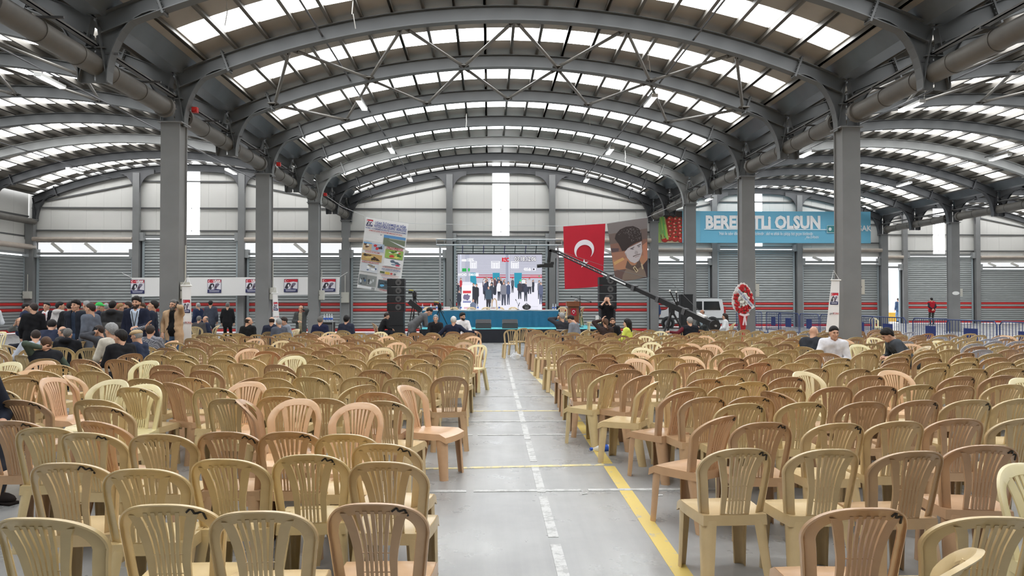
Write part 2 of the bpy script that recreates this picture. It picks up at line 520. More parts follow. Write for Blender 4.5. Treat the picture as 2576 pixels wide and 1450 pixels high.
# valley gutters, columns, long pipes
def valley(nm, X, yend, side):
    mb = MB()
    w = 0.42
    prof = [((X-w, arc(HALF-w)+0.16),(X-w-0.02, arc(HALF-w)+0.18)), ((X-0.2, ZV+0.03),(X-0.2, ZV+0.05)), ((X+0.2, ZV+0.03),(X+0.2, ZV+0.05)), ((X+w, arc(HALF-w)+0.16),(X+w+0.02, arc(HALF-w)+0.18))]
    mb.strip(prof, -3.3, yend)
    o = part('valley_gutter', mb, gutter_m, CEIL[side]); o.location = (-NAVES[side], 0, 0)
valley('', XL, 41.06, 'centre'); valley('', XR, 48.46, 'right'); valley('', XR+W, 55.86, 'far_right')

def column(X, Y, label, group='grey steel columns'):
    r = empty('steel_column', (X, Y, 0), label=label, cat='column', group=group)
    part('shaft', MB().box(-0.19,0.19,-0.20,0.20,0,6.0), steel, r)
    part('flange', MB().box(-0.225,0.225,-0.24,-0.202,0.02,6.0), steel, r)
    part('flange', MB().box(-0.225,0.225,0.202,0.24,0.02,6.0), steel, r)
    part('base_plate', MB().box(-0.36,0.36,-0.38,0.38,0,0.02), steel, r)
    part('cap_plate', MB().box(-0.29,0.29,-0.29,0.29,6.0,6.03), steel, r)
    return r
ROWY = [40.96 - 2*SP*j for j in range(0, 9)]
for j, y in enumerate(ROWY):
    n = len([q for q in ROWY if q >= 11.0]) - j
    if y < 11: 
        continue
for j, y in enumerate([q for q in reversed(ROWY) if q > 15]):
    column(XL, y, f'grey steel column, {ORD[j]} nearest along the left of the centre seating')
    column(XR, y, f'grey steel column, {ORD[j]} nearest along the right of the centre seating')
for y in [q for q in ROWY if q < 15 and q > -1]:
    for X in (XL, XR):
        column(X, y, 'grey steel column behind the viewer', 'grey steel columns behind the viewer')
column(XR+W, 40.96, 'grey steel column with oval sticker beside the red-vested person')
column(XR+W, 48.40, 'grey steel column beside the open bright doorway')
column(XR+W, 33.52, 'grey steel column at the outer right row', 'grey steel columns')
column(XL-W, 40.96, 'grey steel corner column beside the far left shutter')

def long_pipe(X, ys, z=6.30, r=0.2, rowname='left'):
    n = len(ys)-1
    for i in range(n):
        y0, y1 = ys[i]+0.55, ys[i+1]-0.55
        root = empty('drain_pipe', (X, y0, z), label=f'thick dusty grey pipe under the {rowname} roof valley, {ORD[i]} length from the near end', cat='pipe', group='thick pipes along the column rows')
        L = y1-y0
        part('pipe_body', MB().tube([(0,0,0),(0,L,0)], r, 20), pipe_m, root, smooth=True)
        rings = MB()
        for q in range(1, int(L/1.25)+1):
            part('coupling_ring', MB().tube([(0,q*1.25-0.03,0),(0,q*1.25+0.03,0)], r+0.014, 20), pipe_m, root, smooth=True)
        for yy, dd in ((0,-1),(L,1)):
            part('end_flange', MB().tube([(0,yy-0.1*dd,0),(0,yy+0.03*dd,0)], r+0.045, 20), pipe_m, root, smooth=True)
            part('mouth_shade', MB().tube([(0,yy+0.031*dd,0),(0,yy+0.034*dd,0)], r-0.02, 20), dark_m, root)  # dark disc on the closed end stands in for shade inside the pipe
            st = MB()
            for a in range(6):
                c, s = math.cos(a*math.pi/3)*(r-0.01), math.sin(a*math.pi/3)*(r-0.01)
                st.tube([(c,yy,s),(c,yy+0.2*dd,s)], 0.012, 6)
            part('end_rods', st, pipe_m, root)
        # hangers sticking out sideways
        for q in range(3):
            yy = L*(0.2+0.3*q)
            part('hanger_rod', MB().bar((-0.3,yy,r+0.03),(0.45 if X < 0 else 0.3,yy,r+0.03),0.04,0.04), steel_dk, root)
    # the slim cable tray above
    part('cable_tray', MB().box(X-0.06,X+0.06,ys[0],ys[-1],z+0.36,z+0.38).box(X-0.06,X-0.05,ys[0],ys[-1],z+0.36,z+0.42).box(X+0.05,X+0.06,ys[0],ys[-1],z+0.36,z+0.42), steel, None, label=f'slim steel cable tray above the {rowname} thick pipe', cat='cable tray', group='cable trays')
long_pipe(XL, [3.76, 11.20, 18.64, 26.08, 33.52, 40.96], rowname='left')
long_pipe(XR, [3.76, 11.20, 18.64, 26.08, 33.52, 40.96], rowname='right')
long_pipe(XR+W, [26.08, 33.52, 40.96, 48.40], rowname='outer right')
for X, y in ((XL, 18.64), (XL, 26.08), (XL, 33.52), (XR, 18.64)):
    part('alarm_box', MB().cbox((X+(0.42 if X<0 else 0.2), y+0.2 if X<0 else y-0.42, 6.42), (0.13,0.12,0.13)).cyl((X+(0.42 if X<0 else 0.2), (y+0.14 if X<0 else y-0.48),6.42),(X+(0.42 if X<0 else 0.2), (y+0.1 if X<0 else y-0.52),6.42),0.045,10), red_m, None,
         label=f'small red alarm box under the {"left" if X<0 else "right"} pipe, {ORD[int(round((y-18.64)/7.44))]} column from the viewer', cat='alarm', group='red alarm boxes')

# ---- end walls with roller shutters
slat_m = mat('grey_shutter_slat', srgb(166,170,170), 0.42, 0.25, 0.08, 1.0)
slat_red = mat('red_shutter_slat', srgb(200,48,46), 0.42, 0.0, 0.06, 1.0)
rail_m = mat('pale_blue_grey_rail', srgb(168,178,182), 0.45, 0.2)
drum_m = mat('shutter_drum_grey', srgb(150,152,152), 0.5, 0.2)
PITCHS = 0.155
def slat_mesh(w, m):
    prof = []
    mb = MB(); n = 5; pts = []
    for i in range(n+1):
        t = i/n; pts.append((-0.046*math.sin(math.pi*t)-0.004, t*(PITCHS-0.026)))
    poly = pts + [(0.003, PITCHS-0.026), (0.003, 0.0)]
    k = len(poly)
    vs_ = [(-w/2, p[0], p[1]) for p in poly] + [(w/2, p[0], p[1]) for p in poly]
    fs_ = [tuple(range(k)), tuple(range(2*k-1, k-1, -1))] + [(i, i+k, (i+1)%k+k, (i+1)%k) for i in range(k)]
    mb.add(vs_, fs_)
    mb.box(-w/2, w/2, 0.004, 0.012, PITCHS-0.03, PITCHS+0.016)
    return mb.mesh('slat', m, smooth=True)
SLATS = {}
DOORN = [0]
def shutter(x, y, w, h, rot=0, rows_red=(7, 9), open_=0.0, drum=True, bottomred=True):
    DOORN[0] += 1
    d = empty(f'door_{DOORN[0]}', (x, y, 0), rz=rot, kind='structure')
    key = round(w, 2)
    if key not in SLATS: SLATS[key] = (slat_mesh(w, slat_m), slat_mesh(w, slat_red))
    n = int((h-0.02)/PITCHS)
    for i in range(n):
        z = 0.03 + i*PITCHS
        if z < open_*h: continue
        red = i in rows_red or (bottomred and i == 0)
        ob('slat', SLATS[key][1 if red else 0], d, (0, 0, z))
    for s in (-1, 1):
        part('guide_rail', MB().box(s*(w/2+0.06)-0.06, s*(w/2+0.06)+0.06, -0.07, 0.05, 0, h+0.1), rail_m, d)
    for s in (-1, 1):
        part('jamb', MB().box(min(s*(w/2+0.12),s*(w/2+0.45)), max(s*(w/2+0.12),s*(w/2+0.45)), 0.0, 0.05, 0, h+0.1), steel_dk, d)
    if drum:
        part('drum_cover', MB().box(-w/2-0.1, w/2+0.1, -0.16, 0.1, h+0.0, h+0.12), drum_m, d)
        part('bracket', MB().box(w/2-0.02, w/2+0.22, -0.3, 0.05, h-0.15, h+0.3), drum_m, d)
        part('bracket', MB().box(-w/2-0.22, -w/2+0.02, -0.3, 0.05, h-0.15, h+0.3), drum_m, d)
    return d

WINN = [0]
def end_wall(nm, spec):
    """spec: list of three (height) per third; 4.15 low or 5.1 high"""
    cx, y = NAVES[nm], ENDY[nm] + 0.15
    root = empty('wall_' + nm, (cx, y, 0), kind='structure')
    T = W/3
    lows = [4.95, 5.22, 4.95]
    girts_z = [5.46, 6.68]
    pw = T/6
    for third in range(3):
        x0 = -HALF + third*T
        for c in range(6):
            xa, xb = x0 + c*pw + 0.003, x0 + (c+1)*pw - 0.003
            mid_win = third == 1
            part('seam_strip', MB().box(x0+c*pw-0.03, x0+c*pw+0.03, 0.051, 0.06, lows[third], arc(min(HALF-0.01,max(-HALF+0.01,x0+c*pw)))+0.1), steel, root)
            if mid_win:      # leave the glazed strip free
                if xa < -0.47 < xb: xb = -0.47
                if xa < 0.47 < xb: xa = 0.47
                if xa >= -0.47 and xb <= 0.47: continue
            def zt(x):
                return arc(x) + 0.16
            if third == 1: g3 = lambda x: 8.12
            else: g3 = lambda x: 8.02 - (abs(x)-T/2)/T*1.12
            rows = [(lambda x: lows[third], lambda x: 5.46), (lambda x: 5.46, lambda x: 6.68), (lambda x: 6.68, g3), (g3, zt)]
            for lo, hi in rows:
                za, zb, zc, zd = lo(xa)+0.004, lo(xb)+0.004, hi(xb)-0.004, hi(xa)-0.004
                if zc-zb < 0.05: zc = zb+0.05
                if zd-za < 0.05: zd = za+0.05
                part('panel', MB().prism([(xa,za),(xb,zb),(xb,zc),(xa,zd)], 0, 0.05), panel_m, root)
        # girts
        xa, xb = x0+0.1, x0+T-0.1
        for z in girts_z:
            if third == 1:
                for p, q in ((xa,-0.48),(0.48,xb)): part('girt', MB().box(p,q,-0.09,0.06,z-0.035,z+0.035), girt_m, root)
            else: part('girt', MB().box(xa-0.1,xb+0.1,-0.09,0.06,z-0.035,z+0.035), girt_m, root)
        if third == 1: part('girt', MB().box(xa,xb,-0.09,0.06,8.085,8.155), girt_m, root)
        else: part('girt', MB().bar((xa-0.1,-0.015,g3(xa-0.1)),(xb+0.1,-0.015,g3(xb+0.1)),0.15,0.07), girt_m, root)
        part('lintel', MB().box(x0,x0+T,-0.05,0.05,lows[third]-0.1,lows[third]+0.02), girt_m, root)
    # glazed strip
    WINN[0] += 1
    w = empty(f'window_{WINN[0]}', (cx, y, 0), kind='structure')
    for za, zb in ((5.22,5.42),(5.50,6.64),(6.72,8.08),(8.16,9.1)):
        part('pane', MB().box(-0.46,0.46,0.01,0.03,za,zb), glow_m, w)
    for sx in (-1,1): part('window_frame', MB().box(sx*0.47-0.012,sx*0.47+0.012,-0.005,0.05,5.2,9.1), panel_m, w)
    # posts with fan brackets
    for sx in (-1, 1):
        px = sx*T/2; zt_ = arc(px)
        part('post', MB().box(px-0.15,px+0.15,-0.36,-0.1,0,zt_-0.3).box(px-0.17,px+0.17,-0.38,-0.36,0,zt_-0.3), steel, root)
        for s2 in (-1, 1):
            n = 6; cur = []
            for i in range(n+1):
                a = i/n*math.pi/2
                cur.append((px + s2*(0.16 + 0.75*(1-math.cos(a))), zt_-1.35 + 1.0*math.sin(a)))
            poly = [(px, zt_-1.35)] + cur + [(cur[-1][0], arc(cur[-1][0])-0.2), (px, zt_-0.2)]
            if s2 < 0: poly = poly[::-1]
            part('fan_bracket', MB().prism(poly, -0.3, -0.26), steel_dk, root)
    # shutters
    for third in range(3):
        h = spec[third]
        xc = cx - HALF + (third+0.5)*T
        if h == 'open':
            d = shutter(xc, y-0.02, 4.86, 4.15, open_=0.985)
        elif h: shutter(xc, y-0.02, 4.86, h)
        if h and h != 5.05:
            # clerestory gap over the low shutter, with the pipe in front of it
            WINN[0] += 1
            w = empty(f'window_{WINN[0]}', (xc, y, 0), kind='structure')
            zg = 4.80 if nm == 'left' else 4.56
            for i in range(3): part('pane', MB().box(-2.45+i*1.65,-0.85+i*1.65,0.02,0.04,4.30,zg), clere_m, w)
            for i in (0, 1): part('canopy_strut', MB().bar((-1.8+i*1.75,-0.02,zg),(-1.2+i*1.75,-0.02,4.30),0.05,0.16), panel_m, w)
            part('header_panel', MB().box(-2.82,2.82,0.0,0.05,zg+0.01,4.93), panel_m, w)
            part('header_panel', MB().box(-2.82,2.82,-0.02,0.05,4.16,4.29), drum_m, w)
            part('wall_pipe', MB().tube([(xc-2.6,y-0.35,4.97),(xc+2.6,y-0.35,4.97)],0.12,12), pipe_tan, None, smooth=True,
                 label=f'tan pipe above the {"first" if third==0 else "third"} shutter of the {NAVE_WORDS[nm]} end wall', cat='pipe', group='tan wall pipes')
        elif h:
            part('door_header', MB().box(-2.5,2.5,0.0,0.05,5.05,5.24), panel_m, root)
    return root
end_wall('left', [4.15, 5.05, 4.15])
end_wall('centre', [4.15, 5.05, 4.15])
end_wall('right', [4.15, 5.05, 4.15])
end_wall('far_right', ['open', 5.05, 4.15])
# ---- side walls, an added wall behind the viewer and the steps between the end walls
def plain_wall(name, x0, x1, y0, y1, z1=9.3, wallmat=None):
    r = part(name, MB().box(x0,x1,y0,y1,0,z1), wallmat or panel_m, None, kind='structure'); return r
def side_wall(name, X, y0, y1, inward):
    r = empty(name, (X, 0, 0), kind='structure')
    n = int((y1-y0)/1.24)
    for i in range(n):
        ya = y0 + (y1-y0)*i/n + 0.006; yb = y0 + (y1-y0)*(i+1)/n - 0.006
        for za, zb in ((4.95,6.2),(6.2,7.6)):
            part('panel', MB().box(0,0.05,ya,yb,za+0.004,zb-0.004), panel_m, r)
    part('girt', MB().box(-0.03,0.09,y0,y1,6.16,6.24), girt_m, r)
    part('girt', MB().box(-0.03,0.09,y0,y1,5.1,5.17), girt_m, r)
    part('lintel', MB().box(-0.05,0.1,y0,y1,4.2,4.95), panel_m, r)
    return r
part('wall_corner_left', MB().box(XL-W-0.36, XL-W+0.02, 41.13, 41.18, 0, 7.9), panel_m, None, kind='structure')
sw = side_wall('wall_side_left', XL-W-0.3, 29.9, 41.06, 1)
shutter(XL-W-0.28, 37.6, 6.2, 4.15, rot=math.pi/2)
part('wall_pipe', MB().tube([(XL-W+0.1,33.9,4.55),(XL-W+0.1,41,4.55)],0.14,12), pipe_tan, None, smooth=True, label='tan pipe along the side wall at the far left edge', cat='pipe', group='tan wall pipes')
part('wall_pipe', MB().tube([(XL-W+0.15,33.9,5.9),(XL-W+0.15,40.9,5.9)],0.16,12), pipe_m, None, smooth=True, label='grey pipe high on the side wall at the far left edge', cat='pipe', group='tan wall pipes')
plain_wall('wall_left_rear', XL-W-0.4, XL-W-0.3, -3.3, 34.06, 7.7)
plain_wall('wall_right', XR+2*W+0.3, XR+2*W+0.4, -3.3, 56.06, 7.7)
plain_wall('wall_back_added', XL-W-0.4, XR+2*W+0.4, -3.5, -3.3, 9.3, slat_m)  # unseen wall added close behind the viewer, grey to cut light from behind
plain_wall('wall_step_centre', XR-0.1, XR, 41.16, 48.56, 7.7)
plain_wall('wall_step_right', XR+W-0.1, XR+W, 48.61, 55.96, 7.7)

# ================================================================== CHAIRS
plast = objcol_mat('moulded_chair_plastic', 0.27, 0.65, 0.06, 9.0)
marker_m = mat('black_marker_ink', srgb(40,34,28), 0.6)
def backy(z, x=0.0): return -0.185 - (z-0.42)*0.27 - max(0, z-0.70)*0.25 + min(1.15, abs(x)/0.2)**2.2*0.075
def loop_path(n_arc=18, n_side=4):
    pts = []
    side = [(0.188 + 0.034*(i/n_side)**0.8, 0.385 + (0.685-0.385)*i/n_side) for i in range(n_side)]
    for x, z in side: pts.append((x, z))
    for i in range(n_arc+1):
        a = math.pi*i/n_arc
        c, s = math.cos(a), math.sin(a)
        x = 0.224*math.copysign(abs(c)**0.80, c); z = 0.685 + 0.173*abs(s)**0.93
        pts.append((x, z))
    for x, z in reversed(side): pts.append((-x, z))
    return pts
SEC = [(0,-0.004),(0,0.020),(0.007,0.021),(0.013,0.007),(0.052,0.004),(0.055,-0.002),(0.048,-0.010),(0.010,-0.010)]
def chair_loop(mb, n_arc=18, n_side=4, sec=SEC):
    P = loop_path(n_arc, n_side); k = len(P); m = len(sec); vs_, fs_ = [], []
    for i in range(k):
        a, b = P[max(0,i-1)], P[min(k-1,i+1)]
        dx, dz = b[0]-a[0], b[1]-a[1]; l = math.hypot(dx, dz) or 1
        nx, nz = -dz/l, dx/l           # inward
        for s, d in sec:
            x, z = P[i][0]+nx*s, P[i][1]+nz*s
            vs_.append((x, backy(z, x)-d, z))
    for i in range(k-1):
        for j in range(m):
            fs_.append((i*m+j, i*m+(j+1)%m, (i+1)*m+(j+1)%m, (i+1)*m+j))
    fs_.append(tuple(range(m))); fs_.append(tuple((k-1)*m+j for j in reversed(range(m))))
    mb.add(vs_, fs_)
def fan_out(t): return 0.086 + 0.058*max(0, (t-0.38)/0.62)**1.5   # outer half width
def fan_in(t): return 0.060 + 0.038*max(0, (t-0.38)/0.62)**1.5
def ztop(x): return 0.685 + 0.173*max(0, 1-(abs(x)/0.224)**2.5)**0.465 - 0.044
def slat_path(mb, f, w0, w1, n=8, th=0.015):
    vs_, fs_ = [], []
    for i in range(n+1):
        t = i/n; z = 0.43 + 0.385*t
        x = f(t)
        if i == n: z = ztop(x)+0.004
        w = (w0+(w1-w0)*t)/2
        y = backy(z, x)
        vs_ += [(x-w,y-th/2,z),(x+w,y-th/2,z),(x+w,y+th/2,z),(x-w,y+th/2,z)]
    for i in range(n):
        for j in range(4):
            fs_.append((i*4+j, i*4+(j+1)%4, (i+1)*4+(j+1)%4, (i+1)*4+j))
    fs_ += [(0,3,2,1),(n*4,n*4+1,n*4+2,n*4+3)]
    mb.add(vs_, fs_)
def chair_low(mb):
    z0, z1 = 0.385, 0.445
    g = [[Vector((x, backy(z, x), z)) for z in (z0, z1)] for x in (-0.087,-0.04,0,0.04,0.087)]
    mb.sheet(g, 0.015)
    for z in (0.525, 0.615):
        mb.box(-0.062, 0.062, backy(z)-0.001, backy(z)+0.004, z-0.002, z+0.002)
def chair_seat(mb, nx=8, ny=7):
    g = []
    for i in range(ny+1):
        t = i/ny; y = -0.195 + 0.43*t; row = []
        hw = 0.188 + 0.027*math.sin(t*math.pi*0.6)
        for j in range(nx+1):
            s = -1 + 2*j/nx
            z = 0.432 - 0.018*(1-s*s)*math.sin(min(1,t*1.15)*math.pi) - 0.030*max(0,(t-0.86)/0.14)**2
            row.append(Vector((hw*s, y + 0.02*(1-s*s)*max(0,(t-0.5)*2), z)))
        g.append(row)
    mb.sheet(g, 0.008)
    # skirt round the rim
    rim = [g[i][0] for i in range(ny,-1,-1)] + g[0][1:] + [g[i][nx] for i in range(1,ny+1)] + g[ny][nx-1:0:-1]
    k = len(rim); vs_, fs_ = [], []
    c = Vector((0,0.02,0))
    for p in rim:
        o = Vector((p.x-c.x, p.y-c.y, 0)).normalized()
        d = 0.050 if p.y > 0.15 else 0.056
        vs_ += [p+o*0.004+Vector((0,0,0.004)), p+o*0.010+Vector((0,0,-d)), p+o*0.004+Vector((0,0,-d)), p-o*0.003]
    for i in range(k):
        j = (i+1)%k
        for q in range(4):
            r = (q+1)%4
            fs_.append((i*4+q, i*4+r, j*4+r, j*4+q))
    mb.add(vs_, fs_)
def chair_leg(mb, top, bot, n=5, arcn=6):
    top, bot = Vector(top), Vector(bot)
    ax = math.atan2(top.y*0.75, top.x)
    vs_, fs_ = [], []
    st = []
    for i in range(n+1):
        t = i/n; c = top.lerp(bot, t)
        r = 0.062*(1-t)**1.3 + 0.044*(1-(1-t)**1.3)
        ring = []
        for rr in (r, r-0.008):
            for j in range(arcn+1):
                a = ax + (-1.35 + 2.7*j/arcn)
                ring.append(c + Vector((math.cos(a)*rr - math.cos(ax)*0.035, math.sin(a)*rr - math.sin(ax)*0.035, 0)))
        o = ring[:arcn+1] + ring[arcn+1:][::-1]
        st.append(o)
    m = len(st[0])
    for o in st: vs_ += o
    for i in range(n):
        for j in range(m):
            fs_.append((i*m+j, (i+1)*m+j, (i+1)*m+(j+1)%m, i*m+(j+1)%m))
    fs_ += [tuple(range(m)), tuple(n*m+j for j in reversed(range(m)))]
    mb.add(vs_, fs_)
LEGS = [((-0.165,-0.165,0.405),(-0.205,-0.255,0)),((0.165,-0.165,0.405),(0.205,-0.255,0)),((-0.185,0.19,0.40),(-0.205,0.225,0)),((0.185,0.19,0.40),(0.205,0.225,0))]
SLATF = []
for i in range(-2, 3):
    SLATF.append((lambda t, i=i: fan_in(t)*i/3.0, 0.0112, 0.0165))
for s in (-1, 1):
    SLATF.append((lambda t, s=s: s*(fan_in(t)+fan_out(t))/2, 0.027, 0.046))

def mesh_of(fn, name, smooth=True):
    mb = MB(); fn(mb); return mb.mesh(name, plast, smooth)
M_LOOP = mesh_of(lambda m: (chair_loop(m, 28, 5), chair_low(m)), 'backrest')
M_SLATS = [mesh_of(lambda m, q=q: slat_path(m, *q), 'slat') for q in SLATF]
M_SEAT = mesh_of(chair_seat, 'seat')
M_LEGS = [mesh_of(lambda m, q=q: chair_leg(m, *q), 'leg') for q in LEGS]
def _back_all(m):
    chair_loop(m, 14, 3); chair_low(m)
    for q in SLATF: slat_path(m, *q, n=5)
M_BACK2 = mesh_of(_back_all, 'backrest')
def _whole(m):
    _back_all(m); chair_seat(m, 5, 4)
    for q in LEGS: chair_leg(m, *q, n=3, arcn=4)
M_WHOLE = mesh_of(_whole, 'plastic_chair')
def _far(m):
    chair_loop(m, 10, 2, [(0,-0.006),(0,0.018),(0.045,0.006),(0.045,-0.008)])
    for q in SLATF[1:4:2] + SLATF[5:]: slat_path(m, *q, n=3)
    m.box(-0.2,0.2,-0.195,0.235,0.40,0.43)
    for t, b in LEGS: m.bar(t, b, 0.06, 0.05)
FAR = MB(); _far(FAR)
def letter_mesh(seed):
    rnd = random.Random(seed); mb = MB()
    x0 = -0.165 + rnd.uniform(-0.01, 0.03) if False else 0.090 + rnd.uniform(-0.02, 0.025)
    pts = [(0,-0.004),(0.016,0.022),(0.026,0.0),(0.044,0.02),(0.05,-0.010)]
    s = rnd.uniform(0.95, 1.4)
    q = []
    for px, pz in pts:
        x = x0 + px*s + rnd.uniform(-0.003,0.003); z = ztop(x)+0.010 + pz*0.8*s + rnd.uniform(-0.003,0.003)
        q.append(Vector((x, backy(z, x)-0.0085-0.004*max(0,(z-ztop(x)-0.02)/0.02), z)))
    for a, b in zip(q[:-1], q[1:]): mb.bar(a, b, 0.0078, 0.004, up=(0,1,0))
    return mb.mesh('marker_letter', marker_m)
M_LET = [letter_mesh(i) for i in range(6)]

CC = {'y': srgb(204,180,135), 'p': srgb(187,152,117), 'c': srgb(222,208,162), 'q': srgb(212,172,133), 'g': srgb(186,191,206), 'o': srgb(196,150,112)}
CW = {'y': 'yellowish tan', 'p': 'brownish tan', 'c': 'pale cream', 'q': 'pinkish tan', 'g': 'bluish grey', 'o': 'reddish tan'}
CHAIRS = []      # x, y, rz, colour, side, row, lean
def chair_px(u, v, rz, c, side, row, lean=0.0):
    p = onz(u, v, 0.85); r = math.radians(rz)
    oy = backy(0.85)
    off = Vector((-math.sin(r)*oy, math.cos(r)*oy, 0))
    CHAIRS.append((p.x-off.x, p.y-off.y, r, c, side, row, lean))
EXP = """
75 1307 -3 y L 1
400 1273 2 y L 1
640 1290 3 y L 1
935 1270 -2 p L 1
152 1168 3 y L 2
345 1183 5 y L 2
556 1158 -2 y L 2
770 1147 2 y L 2
963 1165 -4 y L 2
956 1119 -8 y L 3
20 1061 0 p L 4
102 1078 6 y L 4
207 1091 -4 y L 4
232 1062 -22 p L 5
390 1095 2 y L 4
562 1089 0 p L 4
720 1089 2 p L 4
862 1095 -3 y L 4
246 1024 -10 y L 5
366 969 182 c L 6
290 957 178 c L 7
566 1005 -6 y L 5
600 1008 -78 p L 6
698 999 4 y L 5
753 1006 181 q L 5
908 1016 176 q L 5
962 1011 -12 y L 6
945 989 -3 p L 6
1012 972 -112 q L 6
630 962 180 q L 7
530 978 3 y L 6
425 964 -32 p L 7
1033 933 -14 y L 8
165 946 -75 q L 7
82 932 178 q L 7
50 945 60 y L 7
125 952 -110 q L 6
2189 1282 -2 p R 1
2512 1304 -4 y R 1
2455 1398 48 y R 1
2575 1171 178 c R 2
1872 1131 3 y R 2
2095 1133 1 y R 2
2314 1138 2 p R 2
2492 1123 -9 p R 2
1931 1065 -2 p R 3
2120 1067 1 y R 3
2273 1062 0 y R 3
2423 1056 -3 p R 3
2592 1055 0 y R 3
1832 1049 36 p R 3
1877 1017 2 y R 4
2032 1014 0 y R 4
2186 1013 -1 p R 4
2324 1009 2 p R 4
2453 1008 -2 y R 4
2580 1005 0 y R 4
1938 987 -62 p R 5
1740 976 8 y R 5
1728 987 34 p R 4
1986 977 0 y R 5
2108 975 2 p R 5
2221 973 -1 p R 5
2320 970 0 y R 5
2420 972 2 p R 5
2545 969 -1 y R 5
1783 955 2 p R 6
1842 947 6 y R 6
1895 962 0 y R 5
1540 942 38 y R 6
1625 946 38 p R 6
1652 962 62 y R 5
1451 882 10 y R 10
1418 861 4 p R 11
1552 880 -4 y R 10
1600 904 181 q R 9
1607 889 178 q R 10
1730 898 180 q R 9
1158 877 -10 o L 10
1128 871 -4 o L 11
1064 885 -8 y L 10
1362 846 6 p R 12
1386 850 0 p R 12
1287 830 4 y R 14
1318 826 30 y R 14
1190 833 -6 p L 14
1335 828 -14 p R 14
1205 868 160 c L 11
838 842 180 q L 13
645 853 178 q L 12
790 853 -30 p L 12
30 912 181 c L 8
5 835 178 c L 13
1735 865 178 q R 12
1915 866 12 c R 11
2060 868 176 q R 11
2195 850 182 c R 12
2290 866 180 q R 11
2360 858 176 c R 12
"""
for ln in EXP.strip().splitlines():
    a = ln.split(); chair_px(float(a[0]), float(a[1]), float(a[2]), a[3], a[4], int(a[5]))
rnd = random.Random(21)
BLOCKED = []     # (x, y, radius): where people and props stand

# ================================================================== PEOPLE (grown as smooth distance fields)
def surface_net(fn, lo, hi, h):
    lo = np.asarray(lo, float) - 2*h; hi = np.asarray(hi, float) + 2*h
    n = np.maximum(3, np.ceil((hi-lo)/h).astype(int) + 1)
    ax = [lo[i] + h*np.arange(n[i]) for i in range(3)]
    X, Y, Z = np.meshgrid(*ax, indexing='ij')
    V = fn(np.stack([X, Y, Z], -1).reshape(-1, 3)).reshape(n)
    s = V < 0
    c = [s[i:n[0]-1+i, j:n[1]-1+j, k:n[2]-1+k] for i in (0,1) for j in (0,1) for k in (0,1)]
    cnt = sum(q.astype(np.int8) for q in c)
    act = np.argwhere((cnt > 0) & (cnt < 8))
    if len(act) == 0: return np.zeros((0,3)), np.zeros((0,4), int)
    acc = np.zeros((len(act), 3)); num = np.zeros(len(act))
    cor = np.array([(i,j,k) for i in (0,1) for j in (0,1) for k in (0,1)])
    for a in range(8):
        for b in range(a+1, 8):
            if np.abs(cor[a]-cor[b]).sum() != 1: continue
            pa, pb = act+cor[a], act+cor[b]
            va, vb = V[tuple(pa.T)], V[tuple(pb.T)]
            m = (va < 0) != (vb < 0)
            t = np.where(m, va/np.where(np.abs(va-vb) < 1e-9, 1, va-vb), 0)
            acc += np.where(m[:,None], pa + (pb-pa)*t[:,None], 0); num += m
    verts = lo + h*acc/num[:,None]
    idx = -np.ones(np.array(n)-1, int); idx[tuple(act.T)] = np.arange(len(act))
    quads = []
    for d in range(3):
        e1, e2 = (d+1) % 3, (d+2) % 3
        sl0 = [slice(None)]*3; sl1 = [slice(None)]*3
        sl0[d] = slice(0, n[d]-1); sl1[d] = slice(1, n[d])
        a, b = s[tuple(sl0)], s[tuple(sl1)]
        ed = np.argwhere(a != b)
        ok = (ed[:,e1] > 0) & (ed[:,e2] > 0) & (ed[:,e1] < n[e1]-1) & (ed[:,e2] < n[e2]-1)
        ed = ed[ok]; inside = a[tuple(ed.T)]
        u = np.zeros(3, int); u[e1] = 1; w = np.zeros(3, int); w[e2] = 1
        q = np.stack([idx[tuple((ed-u-w).T)], idx[tuple((ed-w).T)], idx[tuple(ed.T)], idx[tuple((ed-u).T)]], 1)
        q[~inside] = q[~inside][:, ::-1]
        quads.append(q)
    q = np.concatenate(quads)
    return verts, q[(q >= 0).all(1)]

def cap_d(p, a, b, ra, rb):
    a = np.asarray(a, float); b = np.asarray(b, float); ab = b-a
    t = np.clip(((p-a) @ ab)/max(1e-9, ab @ ab), 0, 1)
    return np.linalg.norm(p-a-t[:,None]*ab, axis=1) - (ra+(rb-ra)*t)
def ell_d(p, c, r):
    r = np.asarray(r, float); k = np.linalg.norm((p-np.asarray(c, float))/r, axis=1)
    return (k-1)*r.min()
def smin(a, b, k):
    h = np.clip(0.5+0.5*(b-a)/k, 0, 1)
    return b*(1-h)+a*h - k*h*(1-h)
def np_mesh(name, v, q, m, smooth=True):
    me = bpy.data.meshes.new(name)
    me.vertices.add(len(v)); me.vertices.foreach_set('co', np.asarray(v, np.float32).ravel())
    me.loops.add(q.size); me.loops.foreach_set('vertex_index', q.ravel().astype(np.int32))
    me.polygons.add(len(q)); me.polygons.foreach_set('loop_start', (np.arange(len(q))*4).astype(np.int32))
    me.polygons.foreach_set('use_smooth', np.ones(len(q), bool))
    me.materials.append(m); me.update(); me.validate()
    return me

skin_m = objcol_mat('skin', 0.5, 0.4, 0.06, 20)
cloth_m = objcol_mat('clothing_fabric', 0.85, 0.2, 0.12, 14)
hair_m = objcol_mat('hair', 0.6, 0.3, 0.25, 60)
eye_m = mat('dark_eye', srgb(34,26,22), 0.3)
mouth_m = mat('lip', srgb(140,82,74), 0.5)

